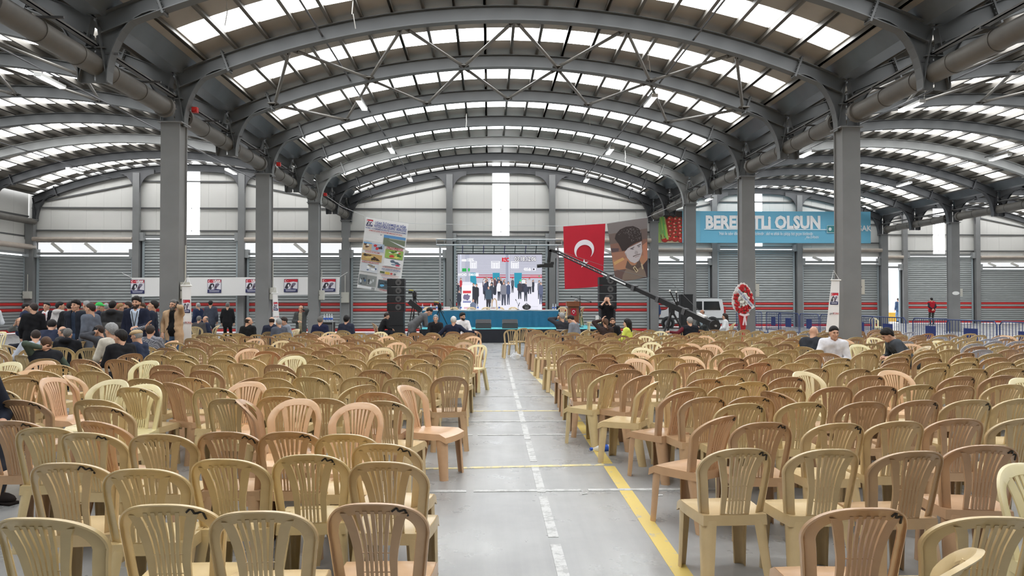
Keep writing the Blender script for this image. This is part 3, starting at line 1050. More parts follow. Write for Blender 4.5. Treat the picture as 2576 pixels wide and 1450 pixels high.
def band_mat(name, bands, base):
    """knit or coat with horizontal bands: [(z, colour)] from the floor up"""
    m = bpy.data.materials.new(name); m.use_nodes = True; nt = m.node_tree; b = nt.nodes['Principled BSDF']
    tc = nt.nodes.new('ShaderNodeTexCoord'); sx = nt.nodes.new('ShaderNodeSeparateXYZ'); nt.links.new(tc.outputs['Object'], sx.inputs[0])
    mr = nt.nodes.new('ShaderNodeMapRange'); mr.inputs[2].default_value = 2.0; nt.links.new(sx.outputs[2], mr.inputs[0])
    r = nt.nodes.new('ShaderNodeValToRGB'); r.color_ramp.interpolation = 'CONSTANT'; e = r.color_ramp.elements
    e[0].position = 0; e[0].color = (*srgb(*base), 1); e[1].position = bands[0][0]/2; e[1].color = (*srgb(*bands[0][1]), 1)
    for z, c in bands[1:]:
        q = e.new(z/2); q.color = (*srgb(*c), 1)
    nt.links.new(mr.outputs[0], r.inputs[0]); nt.links.new(r.outputs[0], b.inputs['Base Color']); b.inputs['Roughness'].default_value = 0.85
    return m
def plaid_mat():
    m = bpy.data.materials.new('plaid_shirt_cloth'); m.use_nodes = True; nt = m.node_tree; b = nt.nodes['Principled BSDF']
    tc = nt.nodes.new('ShaderNodeTexCoord'); mp = nt.nodes.new('ShaderNodeMapping'); mp.inputs['Rotation'].default_value = (0.3,0.2,0.4)
    nt.links.new(tc.outputs['Object'], mp.inputs[0])
    ck = nt.nodes.new('ShaderNodeTexChecker'); ck.inputs['Scale'].default_value = 48; ck.inputs[1].default_value = (*srgb(150,152,160),1); ck.inputs[2].default_value = (*srgb(50,52,64),1)
    nt.links.new(mp.outputs[0], ck.inputs[0]); nt.links.new(ck.outputs[0], b.inputs['Base Color']); b.inputs['Roughness'].default_value = 0.85
    return m
G = (176,174,172); K = (44,44,52)
stripe_m = band_mat('striped_knit', [(0.66,G),(0.70,K),(0.74,(120,118,120)),(0.77,K),(0.82,G),(0.85,K)], K)
twotone_m = band_mat('two_tone_coat', [(1.22,(34,34,37))], (76,76,76))
plaid_m = plaid_mat()

# ---- head and hand templates
def head_fn(p, infl=0.0):
    d = ell_d(p, (0,-0.012,0.028), (0.075+infl,0.094+infl,0.092+infl))
    d = smin(d, ell_d(p, (0,0.022,-0.040), (0.058+infl,0.072+infl,0.078+infl)), 0.03)
    d = smin(d, ell_d(p, (0,0.062,-0.095), (0.028+infl,0.026+infl,0.024+infl)), 0.03)
    return d
def head_full(p):
    d = head_fn(p)
    d = smin(d, cap_d(p, (-0.034,0.078,0.030), (0.034,0.078,0.030), 0.013, 0.013), 0.012)
    for s in (-1,1):
        d = -smin(-d, ell_d(p, (s*0.031,0.106,0.010), (0.017,0.018,0.011)), 0.008)
        d = smin(d, ell_d(p, (s*0.077,-0.008,-0.008), (0.012,0.022,0.034)), 0.008)
        d = smin(d, ell_d(p, (s*0.040,0.070,-0.022), (0.018,0.018,0.016)), 0.02)
    d = smin(d, cap_d(p, (0,0.092,0.018), (0,0.115,-0.024), 0.008, 0.014), 0.010)
    d = smin(d, cap_d(p, (-0.018,0.088,-0.058), (0.018,0.088,-0.058), 0.009, 0.009), 0.008)
    d = smin(d, cap_d(p, (0,-0.022,-0.06), (0,-0.035,-0.19), 0.056, 0.062), 0.03)
    return d
def hairline(p):
    y = p[:,1]
    return 0.005*np.sin(p[:,0]*130)*np.sin(p[:,0]*47+1) + np.where(y > 0.03, 0.030+(y-0.03)*0.80, np.where(y > -0.03, -0.008+(y+0.03)*0.63, -0.008+(y+0.03)*2.3))
def hair_short(p):
    zb = hairline(p)
    infl = 0.001+0.013*np.clip((p[:,2]-zb)/0.04, 0, 1)
    return np.maximum(head_fn(p)-infl, zb-p[:,2])
def hair_thick(p):
    zb = hairline(p)-0.012
    infl = 0.002+0.024*np.clip((p[:,2]-zb)/0.05, 0, 1)
    wob = 0.004*np.sin(p[:,0]*90)*np.sin(p[:,1]*80)
    return np.maximum(head_fn(p)-infl-wob, zb-p[:,2])
def hair_ring(p):
    d = head_fn(p, 0.010); y = p[:,1]
    r = np.maximum(d, -0.055-p[:,2]); r = np.maximum(r, p[:,2]-0.045-np.maximum(0,-y)*0.2)
    return np.maximum(r, y-0.01)
def hair_long(p):
    d = hair_thick(p)
    d = smin(d, cap_d(p, (0,-0.075,0.0), (0,-0.10,-0.22), 0.075, 0.05), 0.03)
    for s in (-1,1): d = smin(d, cap_d(p, (s*0.075,-0.02,0.0), (s*0.07,-0.06,-0.16), 0.03, 0.025), 0.02)
    return d
def hair_braid(p):
    d = hair_short(p)
    d = smin(d, cap_d(p, (0,-0.10,0.0), (0,-0.13,-0.08), 0.03, 0.026), 0.02)
    for k in range(3): d = smin(d, ell_d(p, (0,-0.13-0.005*k,-0.09-0.05*k), (0.024,0.02,0.03)), 0.006)
    return d
def cap_ball(p):
    d = np.maximum(head_fn(p, 0.018), 0.035-p[:,2])
    return smin(d, np.maximum(ell_d(p, (0,0.10,0.045), (0.07,0.085,0.012)), 0.0-p[:,1]), 0.008)
def cap_flat(p):
    d = np.maximum(ell_d(p, (0,0.0,0.062), (0.095,0.122,0.058)), 0.032-p[:,2])
    return smin(d, ell_d(p, (0,0.105,0.045), (0.06,0.045,0.012)), 0.012)
def beard(p):
    d = head_fn(p, 0.007)
    d = np.maximum(d, p[:,2]+0.030); d = np.maximum(d, 0.0-p[:,1])
    return np.maximum(d, -ell_d(p, (0,0.10,-0.05), (0.026,0.05,0.012)))
def moustache(p):
    return cap_d(p, (-0.024,0.090,-0.047), (0.024,0.090,-0.047), 0.007, 0.007)
HB = ((-0.1,-0.14,-0.2),(0.1,0.14,0.15))
T_HEAD = surface_net(head_full, *HB, 0.0095)
T_HAIR = {k: surface_net(f, (-0.12,-0.2,-0.3),(0.12,0.2,0.16), 0.0105) for k, f in dict(short=hair_short, thick=hair_thick, ring=hair_ring, long=hair_long, braid=hair_braid, cap=cap_ball, flatcap=cap_flat, beard=beard, moustache=moustache).items()}
def hand_fn(curl):
    prims = []
    for i, (x, l) in enumerate(((-0.030,0.070),(-0.010,0.080),(0.011,0.074),(0.030,0.056))):
        p = np.array([x, 0, 0.085]); a = 0.15 + curl*0.25
        for q in (0.45, 0.32, 0.26):
            e = p + np.array([0, math.sin(a), math.cos(a)])*l*q*1.02
            prims.append((p, e)); p = e; a += curl
    prims2 = [(np.array([-0.032,0.005,0.025]), np.array([-0.058,0.022,0.055])), (np.array([-0.058,0.022,0.055]), np.array([-0.062,0.036,0.085]))]
    def f(p):
        d = ell_d(p, (0,0,0.052), (0.043,0.017,0.050))
        d = smin(d, cap_d(p, (0,0,-0.03), (0,0,0.03), 0.027, 0.028), 0.02)
        for a, b in prims: d = np.minimum(d, cap_d(p, a, b, 0.0095, 0.0085))
        for a, b in prims2: d = smin(d, cap_d(p, a, b, 0.012, 0.010), 0.008)
        return d
    return f
T_HAND = {k: surface_net(hand_fn(c), (-0.09,-0.05,-0.06),(0.06,0.11,0.19), 0.0075) for k, c in (('relaxed',0.45),('grip',1.0),('flat',0.12))}

def ik(a, t, l1, l2, pole):
    a, t, pole = np.array(a, float), np.array(t, float), np.array(pole, float)
    d = t-a; L = np.linalg.norm(d); m = (l1+l2)*0.995
    if L > m: t = a + d/L*m; d = t-a; L = m
    u = d/L; c = (l1*l1-l2*l2+L*L)/(2*L); hgt = math.sqrt(max(0, l1*l1-c*c))
    p = pole-u*(pole @ u); p = p/(np.linalg.norm(p)+1e-9)
    return a+u*c+p*hgt, t
def frame(zdir, ydir):
    z = np.array(zdir, float); z /= np.linalg.norm(z)+1e-9
    y = np.array(ydir, float); y = y-z*(y @ z)
    if np.linalg.norm(y) < 1e-4: y = np.array([1,0,0.])-z*z[0]
    y /= np.linalg.norm(y); x = np.cross(y, z)
    return np.stack([x, y, z], 1)
def join(parts_):
    vs_, qs_, o = [], [], 0
    for v, q in parts_:
        vs_.append(v); qs_.append(q+o); o += len(v)
    return np.concatenate(vs_), np.concatenate(qs_)

SKIN = {'m': srgb(206,160,134), 'd': srgb(176,128,102), 'l': srgb(222,182,160)}
HAIRC = {'black': srgb(30,26,26), 'dark': srgb(52,42,38), 'brown': srgb(86,62,46), 'grey': srgb(150,150,150), 'white': srgb(208,206,202), 'blond': srgb(150,116,78), 'salt': srgb(104,102,100)}
PERSONS = []
def person(label, u, vtop, Y, face, sit=False, lean=4, side=0, hyaw=0, hpitch=0, top=(40,42,48), bottom=(44,46,54), shirt=None, hair='short', hc='dark', skin='m', L='down', R='down',
           beardk=None, cap=None, hem=0.08, sleeves=True, belly=0.0, build=1.0, opening=True, hood=False, vest=None, collar=True, tie=None, z0=0.0, shoes=(40,34,32), seatz=0.44, chair=None, hatc=None, eyes=None, scale=None, hgrip='relaxed', group=None, handL=None, handR=None, lanyard=False, topm=None, openw=None):
    P = at(u, vtop, Y)
    S = 1.0
    hipz = (seatz+0.095) if sit else 0.93
    la, sa = math.radians(lean), math.radians(side)
    U = np.array([math.sin(sa), math.sin(la)*math.cos(sa), math.cos(la)*math.cos(sa)])
    hp = math.radians(lean*0.55+hpitch)
    headup = np.array([math.sin(sa)*0.5, math.sin(hp), math.cos(hp)]); headup /= np.linalg.norm(headup)
    natural = hipz + U[2]*0.545 + headup[2]*0.27
    want = P.z - z0
    S = scale if scale else min(1.10, max(0.88, want/natural))
    lift = 0.0
    Rz = Matrix.Rotation(math.radians(face), 4, 'Z')
    hip = np.array([0, 0, hipz]); Sx = np.array([1.0, 0, -math.sin(sa)]); Sx /= np.linalg.norm(Sx)
    Fw = np.cross(U, Sx)
    chest = hip+U*0.50; neck = hip+U*0.545
    headc = neck + headup*0.15
    # hands
    def target(which, s, sh):
        if isinstance(which, (tuple, list)): return np.array(which, float), np.array([s*0.6, -0.6, -0.5])
        w = which
        if w == 'down': return sh+np.array([s*0.07, 0.05, -0.53]), np.array([s*0.5,-1,0.])
        if w == 'phone': return headc+np.array([s*0.115, 0.03, -0.03]), np.array([s*1.0,0.4,-1.0])
        if w == 'face': return headc+np.array([s*0.06, 0.11, -0.05]), np.array([s*0.7,0.6,-1.0])
        if w == 'headback': return headc+np.array([s*0.05, -0.13, -0.05]), np.array([s*1.0,0.0,-0.25])
        if w == 'headtop': return headc+np.array([s*0.09, 0.02, 0.09]), np.array([s*1.0,0.3,-0.6])
        if w == 'front': return hip+U*0.17+Fw*0.24+np.array([s*0.05,0,0]), np.array([s*0.8,-0.6,-0.3])
        if w == 'belly': return hip+U*0.24+Fw*0.22+np.array([s*0.03,0,0]), np.array([s*0.9,-0.4,-0.3])
        if w == 'behind': return hip+U*0.06-Fw*0.20+np.array([s*0.03,0,0]), np.array([s*0.9,0.0,-0.2])
        if w == 'lap': return hip+np.array([s*0.08, 0.34, 0.14]), np.array([s*0.8,-0.5,-0.4])
        if w == 'knees': return hip+np.array([s*0.12, 0.46, 0.12]), np.array([s*0.6,-0.4,-0.3])
        if w == 'pocket': return hip+np.array([s*0.19, 0.06, 0.02]), np.array([s*0.6,-1,0.])
        if w == 'table': return hip+np.array([s*0.12, 0.42, 0.20]), np.array([s*0.8,-0.3,-0.4])
        return sh+np.array([s*0.07, 0.05, -0.53]), np.array([s*0.5,-1,0.])
    arms = []
    for s, w in ((-1, L), (1, R)):
        sh = chest + Sx*s*0.175*build
        t, pole = target(w, s, sh)
        el, wr = ik(sh, t, 0.295, 0.265, pole)
        arms.append((s, sh, el, wr, w))
    legs = []
    for s in (-1, 1):
        h0 = hip+np.array([s*0.095,0,-0.02])
        if sit: an = np.array([s*0.13, 0.40, 0.085]); pole = np.array([s*0.12,1,1.0])
        else: an = np.array([s*0.105, -0.02 + s*0.04, 0.085]); pole = np.array([s*0.05,1,0.])
        kn, an = ik(h0, an, 0.435, 0.435, pole)
        legs.append((s, h0, kn, an))
    far = Y > 24
    hv = 0.034 if far else (0.026 if Y > 15 else 0.021)
    # body
    def bodyf(p):
        d = cap_d(p, hip, chest, 0.08, 0.072)
        d = smin(d, cap_d(p, arms[0][1], arms[1][1], 0.04, 0.04), 0.03)
        d = smin(d, cap_d(p, chest, neck+headup*0.05, 0.055, 0.052), 0.04)
        for s, sh, el, wr, w in arms:
            d = smin(d, cap_d(p, sh, el, 0.04, 0.038), 0.02); d = smin(d, cap_d(p, el, wr, 0.038, 0.026), 0.02)
        for s, h0, kn, an in legs:
            d = smin(d, cap_d(p, h0, kn, 0.06, 0.045), 0.03); d = smin(d, cap_d(p, kn, an, 0.05, 0.036), 0.02)
        return d
    allp = np.array([hip, chest, neck] + [q for a in arms for q in a[1:4]] + [q for l in legs for q in l[1:4]])
    lo, hi = allp.min(0)-0.17, allp.max(0)+0.17
    bits = [surface_net(bodyf, lo, hi, 0.034)]
    ya = math.radians(hyaw)
    hf = frame(headup, np.array([-math.sin(ya), math.cos(ya)*math.cos(hp), -math.sin(hp)*math.cos(ya)]))
    if not far or True:
        bits.append((T_HEAD[0] @ hf.T + headc, T_HEAD[1]))
    for (s, sh, el, wr, w), ht in zip(arms, (handL, handR)):
        kind = ht or ('grip' if w in ('phone',) else hgrip)
        hv_, hq_ = T_HAND[kind]
        hv_ = hv_*np.array([-1.0 if s > 0 else 1.0, 1, 1]); hq2 = hq_[:, ::-1] if s > 0 else hq_
        fa = wr-el
        inward = np.array([-s, 0.25, 0.0]) if w in ('down','pocket') else (headc-wr if w in ('phone','face','headback','headtop') else np.array([-s*0.3, 0.0, -1.0]))
        fd = fa/np.linalg.norm(fa)
        if w in ('phone','face','headtop'): fd = fd*0.6+np.array([0,0.2,0.8])
        bits.append((hv_ @ frame(fd, inward).T + wr, hq2))
    bv, bq = join(bits)
    root = empty('person', (0,0,0), label=label, cat='person', group=group)
    # locate so that the head falls on its pixel
    off = Rz @ Vector(headc*S)
    root.location = (P.x-off.x, P.y-off.y, z0)
    root.rotation_euler = (0, 0, math.radians(face)); root.scale = (S, S, S)
    BLOCKED.append((root.location.x, root.location.y, 0.42 if sit else 0.38))
    ob('body', np_mesh('body', bv, bq, skin_m), root, color=SKIN[skin])
    # garments
    def tors(p, e):
        a = 0.088*build; d = cap_d(p, hip-Sx*a*0.85, chest-Sx*a*1.05-U*0.04, 0.098+e, 0.104+e)
        d = smin(d, cap_d(p, hip+Sx*a*0.85, chest+Sx*a*1.05-U*0.04, 0.098+e, 0.104+e), 0.08)
        d = smin(d, cap_d(p, arms[0][1]-U*0.005, arms[1][1]-U*0.005, 0.055+e, 0.055+e), 0.06)
        if belly: d = smin(d, ell_d(p, hip+U*0.14+Fw*0.05, np.array([0.17,0.13,0.17])*(0.8+belly)), 0.06)
        return d
    def armsd(p, d, e, full=True):
        for s, sh, el, wr, w in arms:
            d = smin(d, cap_d(p, sh, el, 0.058+e, 0.050+e), 0.03)
            if full: d = smin(d, cap_d(p, el, wr-(wr-el)*0.10, 0.050+e, 0.036+e), 0.02)
        return d
    def loc(p): r = p-hip; return r @ Sx, r @ Fw, r @ U
    def topf(p):
        d = tors(p, 0.012 if vest is None else 0.022) + 0.0045*np.sin(p[:,2]*46+p[:,0]*17+3*np.sin(p[:,1]*19)) + 0.003*np.sin(p[:,2]*23-p[:,0]*41)
        if hem > 0.02:
            for s in (-1, 1):
                dn = np.array([0, 0.28, 0.0]) if sit else np.array([0,0,-1.0])
                q0 = hip+Sx*s*0.085; d = smin(d, cap_d(p, q0, q0+dn*(hem if not sit else min(hem, 0.12)), 0.115*build, 0.118*build), 0.06)
        if vest is None: d = armsd(p, d, 0.010, sleeves)
        if collar: d = smin(d, cap_d(p, chest+U*0.02-Sx*0.03, chest+U*0.055+Sx*0.03, 0.075, 0.072), 0.03)
        if hood: d = smin(d, ell_d(p, chest+U*0.05-Fw*0.10, (0.13,0.09,0.07)), 0.04)
        if shirt is not None and opening:
            sx, fy, uz = loc(p)
            wdt = np.full(len(uz), openw) if openw else np.where(uz > 0.12, np.clip(0.03+(uz-0.12)*0.15, 0.03, 0.085), -0.06)
            cut = np.maximum(np.abs(sx)-wdt, -fy+0.02)
            d = np.maximum(d, -cut)
        # neck hole
        return np.maximum(d, -cap_d(p, chest+U*0.02, chest+U*0.3, 0.058, 0.06))
    tv, tq = surface_net(topf, lo-0.03, hi+0.03, hv)
    ob('jacket' if shirt is not None or hood else 'shirt_top', np_mesh('top', tv, tq, topm or cloth_m), root, color=srgb(*top))
    if shirt is not None or vest is not None:
        sc = shirt if vest is None else vest
        def shf(p):
            d = tors(p, -0.002)
            if vest is not None: d = armsd(p, d, 0.006, sleeves)
            d = smin(d, cap_d(p, chest+U*0.0, chest+U*0.065, 0.068, 0.064), 0.03)
            return np.maximum(d, -cap_d(p, chest+U*0.05, chest+U*0.3, 0.055, 0.06))
        v_, q_ = surface_net(shf, lo-0.02, hi+0.02, hv)
        ob('shirt', np_mesh('shirt', v_, q_, cloth_m), root, color=srgb(*sc))
    if tie is not None:
        mb = MB(); a = chest+Fw*0.118+U*0.0; b = hip+U*0.14+Fw*0.118
        mb.bar(tuple(a), tuple(b), 0.055, 0.012, up=tuple(Fw))
        part('tie', mb, cloth_m, root, color=srgb(*tie))
    if lanyard:
        mb = MB(); c = hip+U*0.20+Fw*0.14
        mb.bar(tuple(chest+U*0.03+Fw*0.10-Sx*0.06), tuple(c), 0.014, 0.006, up=tuple(Fw)).bar(tuple(chest+U*0.03+Fw*0.10+Sx*0.06), tuple(c), 0.014, 0.006, up=tuple(Fw))
        part('lanyard', mb, black_m, root)
        part('badge', MB().bar(tuple(c), tuple(c-U*0.15), 0.105, 0.006, up=tuple(Fw)), white_m, root, label='white name badge')
    def pantf(p):
        d = cap_d(p, hip+np.array([-0.07,0,0]), hip+np.array([0.07,0,0]), 0.11, 0.11)
        for s, h0, kn, an in legs:
            d = smin(d, cap_d(p, h0, kn, 0.090, 0.064), 0.04); d = smin(d, cap_d(p, kn, an, 0.064, 0.056), 0.02) + 0.003*np.sin(p[:,2]*40+p[:,1]*25)
        return np.maximum(d, 0.06-p[:,2])
    lp = np.array([hip]+[q for l in legs for q in l[1:4]])
    v_, q_ = surface_net(pantf, lp.min(0)-0.14, lp.max(0)+0.14, 0.034 if sit or far else 0.028)
    ob('trousers', np_mesh('trousers', v_, q_, cloth_m), root, color=srgb(*bottom))
    for s, h0, kn, an in legs:
        part('shoe', MB().ellip((an[0], an[1]+0.06, 0.045), (0.05,0.135,0.045), 10, 6).cbox((an[0], an[1]+0.06, 0.012), (0.085,0.24,0.024)), cloth_m, root, smooth='full', color=srgb(*shoes))
    # head dress
    def onhead(key, name, m, col):
        v, q = T_HAIR[key]
        if len(v): ob(name, np_mesh(name, v @ hf.T + headc, q, m), root, color=col)
    if hair: onhead(hair, 'hair', hair_m, HAIRC[hc])
    if cap: onhead(cap, 'cap', cloth_m, srgb(*(hatc or (180,160,130))))
    for bk in (beardk or ()): onhead(bk, bk, hair_m, HAIRC['dark' if hc in ('black','dark','brown') else 'salt'])
    fwd = Rz.to_3x3() @ Vector(hf[:,1]); tocam = Vector((-P.x, -P.y, 0)).normalized()
    if fwd.dot(tocam) > -0.35:
        H = Matrix([[*hf[0], headc[0]],[*hf[1], headc[1]],[*hf[2], headc[2]],[0,0,0,1]])
        for s in (-1, 1):
            part('eye', MB().ellip((s*0.031,0.087,0.010),(0.012,0.007,0.0065),8,6).xform(H), eye_m, root, smooth='full')
            part('eyebrow', MB().tube([(s*0.014,0.093,0.031),(s*0.032,0.095,0.036),(s*0.05,0.083,0.030)],0.0042,6).xform(H), hair_m, root, color=HAIRC['salt' if hc in ('white','grey') else 'dark'])
        part('mouth', MB().tube([(-0.022,0.093,-0.0585),(0,0.0985,-0.0575),(0.022,0.093,-0.0585)],0.0042,6).xform(H), mouth_m, root)
        if eyes == 'glasses':
            g = MB()
            for s in (-1,1):
                ring = [(s*0.034+0.024*math.cos(a*math.pi/5), 0.108, 0.006+0.019*math.sin(a*math.pi/5)) for a in range(11)]
                g.tube(ring, 0.0028, 5, cap=False); g.tube([(s*0.057,0.106,0.010),(s*0.082,0.0,0.012)],0.0028,5)
            g.tube([(-0.010,0.110,0.010),(0.010,0.110,0.010)],0.0028,5)
            part('spectacles', g.xform(H), black_m, root)
    # a phone in the hand at the ear
    for s, sh, el, wr, w in arms:
        if w == 'phone':
            c = headc+np.array([s*0.105,0.045,0.01]); M = root.matrix_basis if False else (Matrix.Translation(root.location) @ Rz @ Matrix.Scale(S, 4))
            PHONES.append((M @ Vector(c), math.radians(face), label))
    if sit and chair:
        q = root.location
        r = math.radians(face)
        dx, dy = 0.0, 0.03
        CHAIRS.append((q.x - math.sin(r)*dy, q.y + math.cos(r)*dy, r, chair, 'S', label, 0))
    PERSONS.append((root, u, vtop))
    return root
PHONES = []

# ---- the people in the picture: pixel of the head top, distance, facing (0 away, 90 to the left, 180 to the viewer)
NAVY=(34,40,58); BLK=(28,28,30); GRYS=(92,96,104); JEAN=(62,82,112); OLV=(74,78,74)
# the group standing on the left
person('person in white shirt with back turned at the far left edge', -24, 757, 20, 30, top=(226,230,236), bottom=(50,56,76), hem=0.02, L='behind', R='belly')
person('seated person in grey jacket with a hand on the face, far left', 52, 799, 20.5, 120, sit=True, lean=18, top=(112,114,112), shirt=(190,190,190), hair='ring', hc='grey', R='face', eyes='glasses', chair='y')
person('standing person in navy jacket stooping behind the black coat', 66, 764, 22, -60, lean=14, top=(36,44,70), hair='short', hc='black')
person('standing person in long black coat with back turned', 84, 764, 17.6, 25, hyaw=40, lean=8, top=(24,24,27), hem=0.32, hair='short', hc='dark', hood=False)
person('standing person in black suit with white shirt and red tie', 117, 761, 21.5, 178, top=(32,30,36), shirt=(232,228,232), tie=(170,32,40), hc='black', L='belly', R='belly')
person('standing person in light grey hooded jacket with back turned', 152, 760, 19.5, -20, hyaw=-40, top=(190,186,184), hood=True, hc='black', belly=0.1)
person('standing person in black jacket seen from behind beside the grey hood', 177, 760, 19.2, 10, top=(30,31,34), hc='black')
person('standing person in black quilted jacket facing the viewer', 190, 756, 16.8, 174, top=(38,42,52), bottom=JEAN, shirt=(48,58,76), openw=0.045, hc='black', hair='thick', L='pocket', R='pocket', opening=True, build=1.1)
person('grey-haired person in the standing crowd behind the grey suit', 217, 758, 21.5, 70, top=(90,84,76), hc='grey')
person('standing person in grey suit with moustache looking left', 227, 764, 16.2, 75, hyaw=10, lean=6, top=(98,104,116), bottom=(36,36,42), hc='dark', beardk=('moustache',), belly=0.12, hem=0.14)
person('standing person in navy blazer and bright green cap', 251, 762, 20, -70, top=NAVY, shirt=(150,200,220), hair='short', hc='white', cap='cap', hatc=(70,190,96), L='belly', R='belly')
person('grey-haired standing person between green cap and hooded jacket', 267, 764, 22, 30, top=(60,60,66), hc='grey')
person('standing person in black and charcoal hooded jacket with back turned', 284, 758, 18.2, 5, top=(66,66,68), topm=twotone_m, hood=True, hc='black', build=1.12, hem=0.1)
person('standing person with light brown hair in dark quilted jacket', 304, 764, 21, -70, top=(48,54,66), hc='blond')
person('standing person with dark beard and grey jacket in the crowd', 321, 760, 20.6, 110, top=(84,88,94), hc='dark', beardk=('beard',))
person('tall standing person in navy suit with lanyard and white badge', 343, 748, 16.5, 184, top=(34,38,56), shirt=(200,214,234), hc='black', hair='thick', beardk=('beard',), L=(-0.12,0.30,1.12), build=1.08, hem=0.2, lanyard=True)
person('person in the crowd partly hidden by the lanyard wearer', 356, 763, 18.8, 150, top=(120,104,88), hc='brown')
person('standing person in dark navy vest looking up beside the column', 385, 757, 17.6, 105, hpitch=-14, top=(40,46,62), hc='black', shirt=(150,140,130))
person('seated person in navy suit bent forward in the left crowd', 131, 806, 17.2, 20, sit=True, lean=48, top=(40,46,66), hc='black', L='knees', R='knees', chair='y')
# seated on the left
person('seated person in pale blue shirt leaning forward with back turned', 90, 833, 14.2, 32, sit=True, lean=34, side=6, top=(176,184,198), bottom=(80,84,96), hc='dark', L='knees', R='knees', chair='y', hem=0.03, build=1.1)
person('seated person in black vest and green sleeves with arm behind the neck', 115, 851, 11.7, 28, sit=True, lean=24, hyaw=20, top=(34,35,40), vest=(78,90,80), hc='brown', L='headback', R='table', chair='y', build=1.05)
person('seated bald person behind the black puffer jacket', 157, 828, 16, 80, sit=True, lean=18, top=(60,62,66), hair='ring', hc='salt', chair='y')
person('seated grey-haired person in black puffer jacket with hood', 171, 832, 14.4, 10, sit=True, lean=14, top=(26,27,32), hood=True, hc='salt', hair='short', L='lap', R='lap', chair='y', build=1.15)
person('seated person in dark jacket holding a phone to the ear', 248, 820, 15.4, 96, sit=True, lean=16, top=(70,72,78), hc='dark', L='phone', chair='y')
person('seated grey-haired person with glasses and cream jacket', 279, 816, 13.2, 70, sit=True, lean=10, top=(204,198,184), bottom=JEAN, hair='thick', hc='grey', eyes='glasses', L='lap', R='lap', chair='p', build=1.08)
person('seated person in black leather jacket looking left', 302, 833, 12.6, 48, hyaw=30, sit=True, lean=18, top=(32,32,36), hc='black', hair='thick', L='lap', R='lap', chair='p', build=1.05)
person('seated person in beige flat cap and dark blue jacket', 344, 830, 13.1, 80, sit=True, lean=14, top=(44,52,72), shirt=(120,160,200), hair='ring', hc='grey', cap='flatcap', hatc=(190,166,130), eyes='glasses', L='lap', R='lap', chair='y')
person('seated person in plaid shirt with hand on the head', 379, 820, 14.6, 10, sit=True, lean=14, top=(92,94,104), topm=plaid_m, hair='short', hc='dark', L='headtop', R='lap', chair='y', handL='flat')
person('person in dark jacket cut off by the left edge', -62, 868, 6.4, -110, sit=True, lean=30, top=(34,38,50), bottom=(60,62,70), hc='dark', L='knees', R=(0.34,0.10,0.78), chair='p')
# around the first left column
person('standing person in beige jacket and black top holding a phone', 437, 755, 17.4, 172, hyaw=-10, top=(190,160,128), shirt=(24,23,25), openw=0.06, bottom=(70,92,120), hair='short', hc='salt', beardk=('beard',), L='phone', R=(0.26,0.06,0.98), hem=0.16, build=1.05, belly=0.12)
person('seated grey-haired person in charcoal jacket behind a white banner stand', 501, 796, 25.5, 0, sit=True, lean=10, top=(74,72,74), hc='salt', chair='y')
person('seated bald person in navy jacket behind a white banner stand', 517, 799, 26, 120, sit=True, lean=14, top=(48,54,74), hair='ring', hc='salt', chair='y')
person('standing person in navy jacket talking by the shutter', 498, 763, 30.2, 60, top=(42,52,78), hc='grey')
person('standing person in dark grey suit with back turned by the shutter', 530, 757, 29.8, 10, top=(68,72,84), bottom=(56,60,72), hc='black', L='front')
person('standing person in black jacket and black trousers with back turned', 573, 762, 29.6, 8, top=(28,28,30), bottom=(24,24,27), hc='salt', hem=0.12)
person('seated balding person in black sweater looking right', 626, 799, 20.2, -20, hyaw=-40, sit=True, lean=14, top=(26,26,28), hair='ring', hc='dark', chair='y', build=1.05)
person('seated balding person in dark navy jacket with back turned', 684, 798, 21.2, 4, sit=True, lean=8, top=(42,46,62), hair='ring', hc='dark', chair='y', build=1.05)
person('seated grey-haired person in slate jacket beside the navy jacket', 701, 803, 20.6, 40, sit=True, lean=16, top=(82,86,98), hc='grey', chair='y')
person('seated youth with dark fringe and grey vest', 714, 800, 22.4, 140, sit=True, lean=16, hpitch=8, top=(140,146,158), hc='dark', hair='thick', chair='y')
person('standing person in olive jacket and khaki shirt holding a phone', 757, 769, 25, 178, top=(74,76,76), shirt=(176,166,142), openw=0.06, bottom=(150,140,112), hair='ring', hc='dark', beardk=('moustache',), L='phone', R='belly', hem=0.14)
person('seated person in navy sweater with white collar', 806, 797, 21.4, 0, sit=True, lean=6, top=(36,40,66), shirt=(230,230,230), opening=False, hc='salt', chair='y')
person('seated person with bushy black hair in dark suit', 872, 795, 22.2, -6, sit=True, lean=12, top=(44,48,64), hc='black', hair='thick', chair='y')
# in front of the stage
person('person in black crouching beside the tall speaker', 973, 788, 29.2, -70, sit=True, lean=26, top=(28,28,30), hc='dark', L='knees', R='knees', seatz=0.40, chair='p')
person('standing person in grey suit bending over to the right', 1080, 783, 24.0, -82, lean=54, hpitch=16, top=(98,98,100), shirt=(230,228,224), bottom=(70,70,74), hc='black', L=(-0.10,0.62,0.90), R=(0.06,0.66,0.86), hem=0.16, scale=1.0, belly=0.1)
person('seated person with white moustache and black shirt facing the viewer', 1096, 793, 23.4, 182, sit=True, lean=6, top=(34,33,36), hair='short', hc='grey', beardk=('moustache',), L='lap', R='lap', chair='p')
person('seated white-haired person in navy suit with one arm stretched out', 1141, 797, 21.2, 0, sit=True, lean=10, top=(34,38,56), hair='short', hc='white', L=(-0.34,0.32,0.86), R=(0.62,0.06,0.88), chair='p', build=1.08)
person('seated bearded person in white shirt facing the viewer', 1164, 788, 24.3, 196, hyaw=20, sit=True, lean=12, top=(226,222,222), bottom=(120,122,130), hair='thick', hc='black', beardk=('beard',), L='knees', R='knees', chair='p')
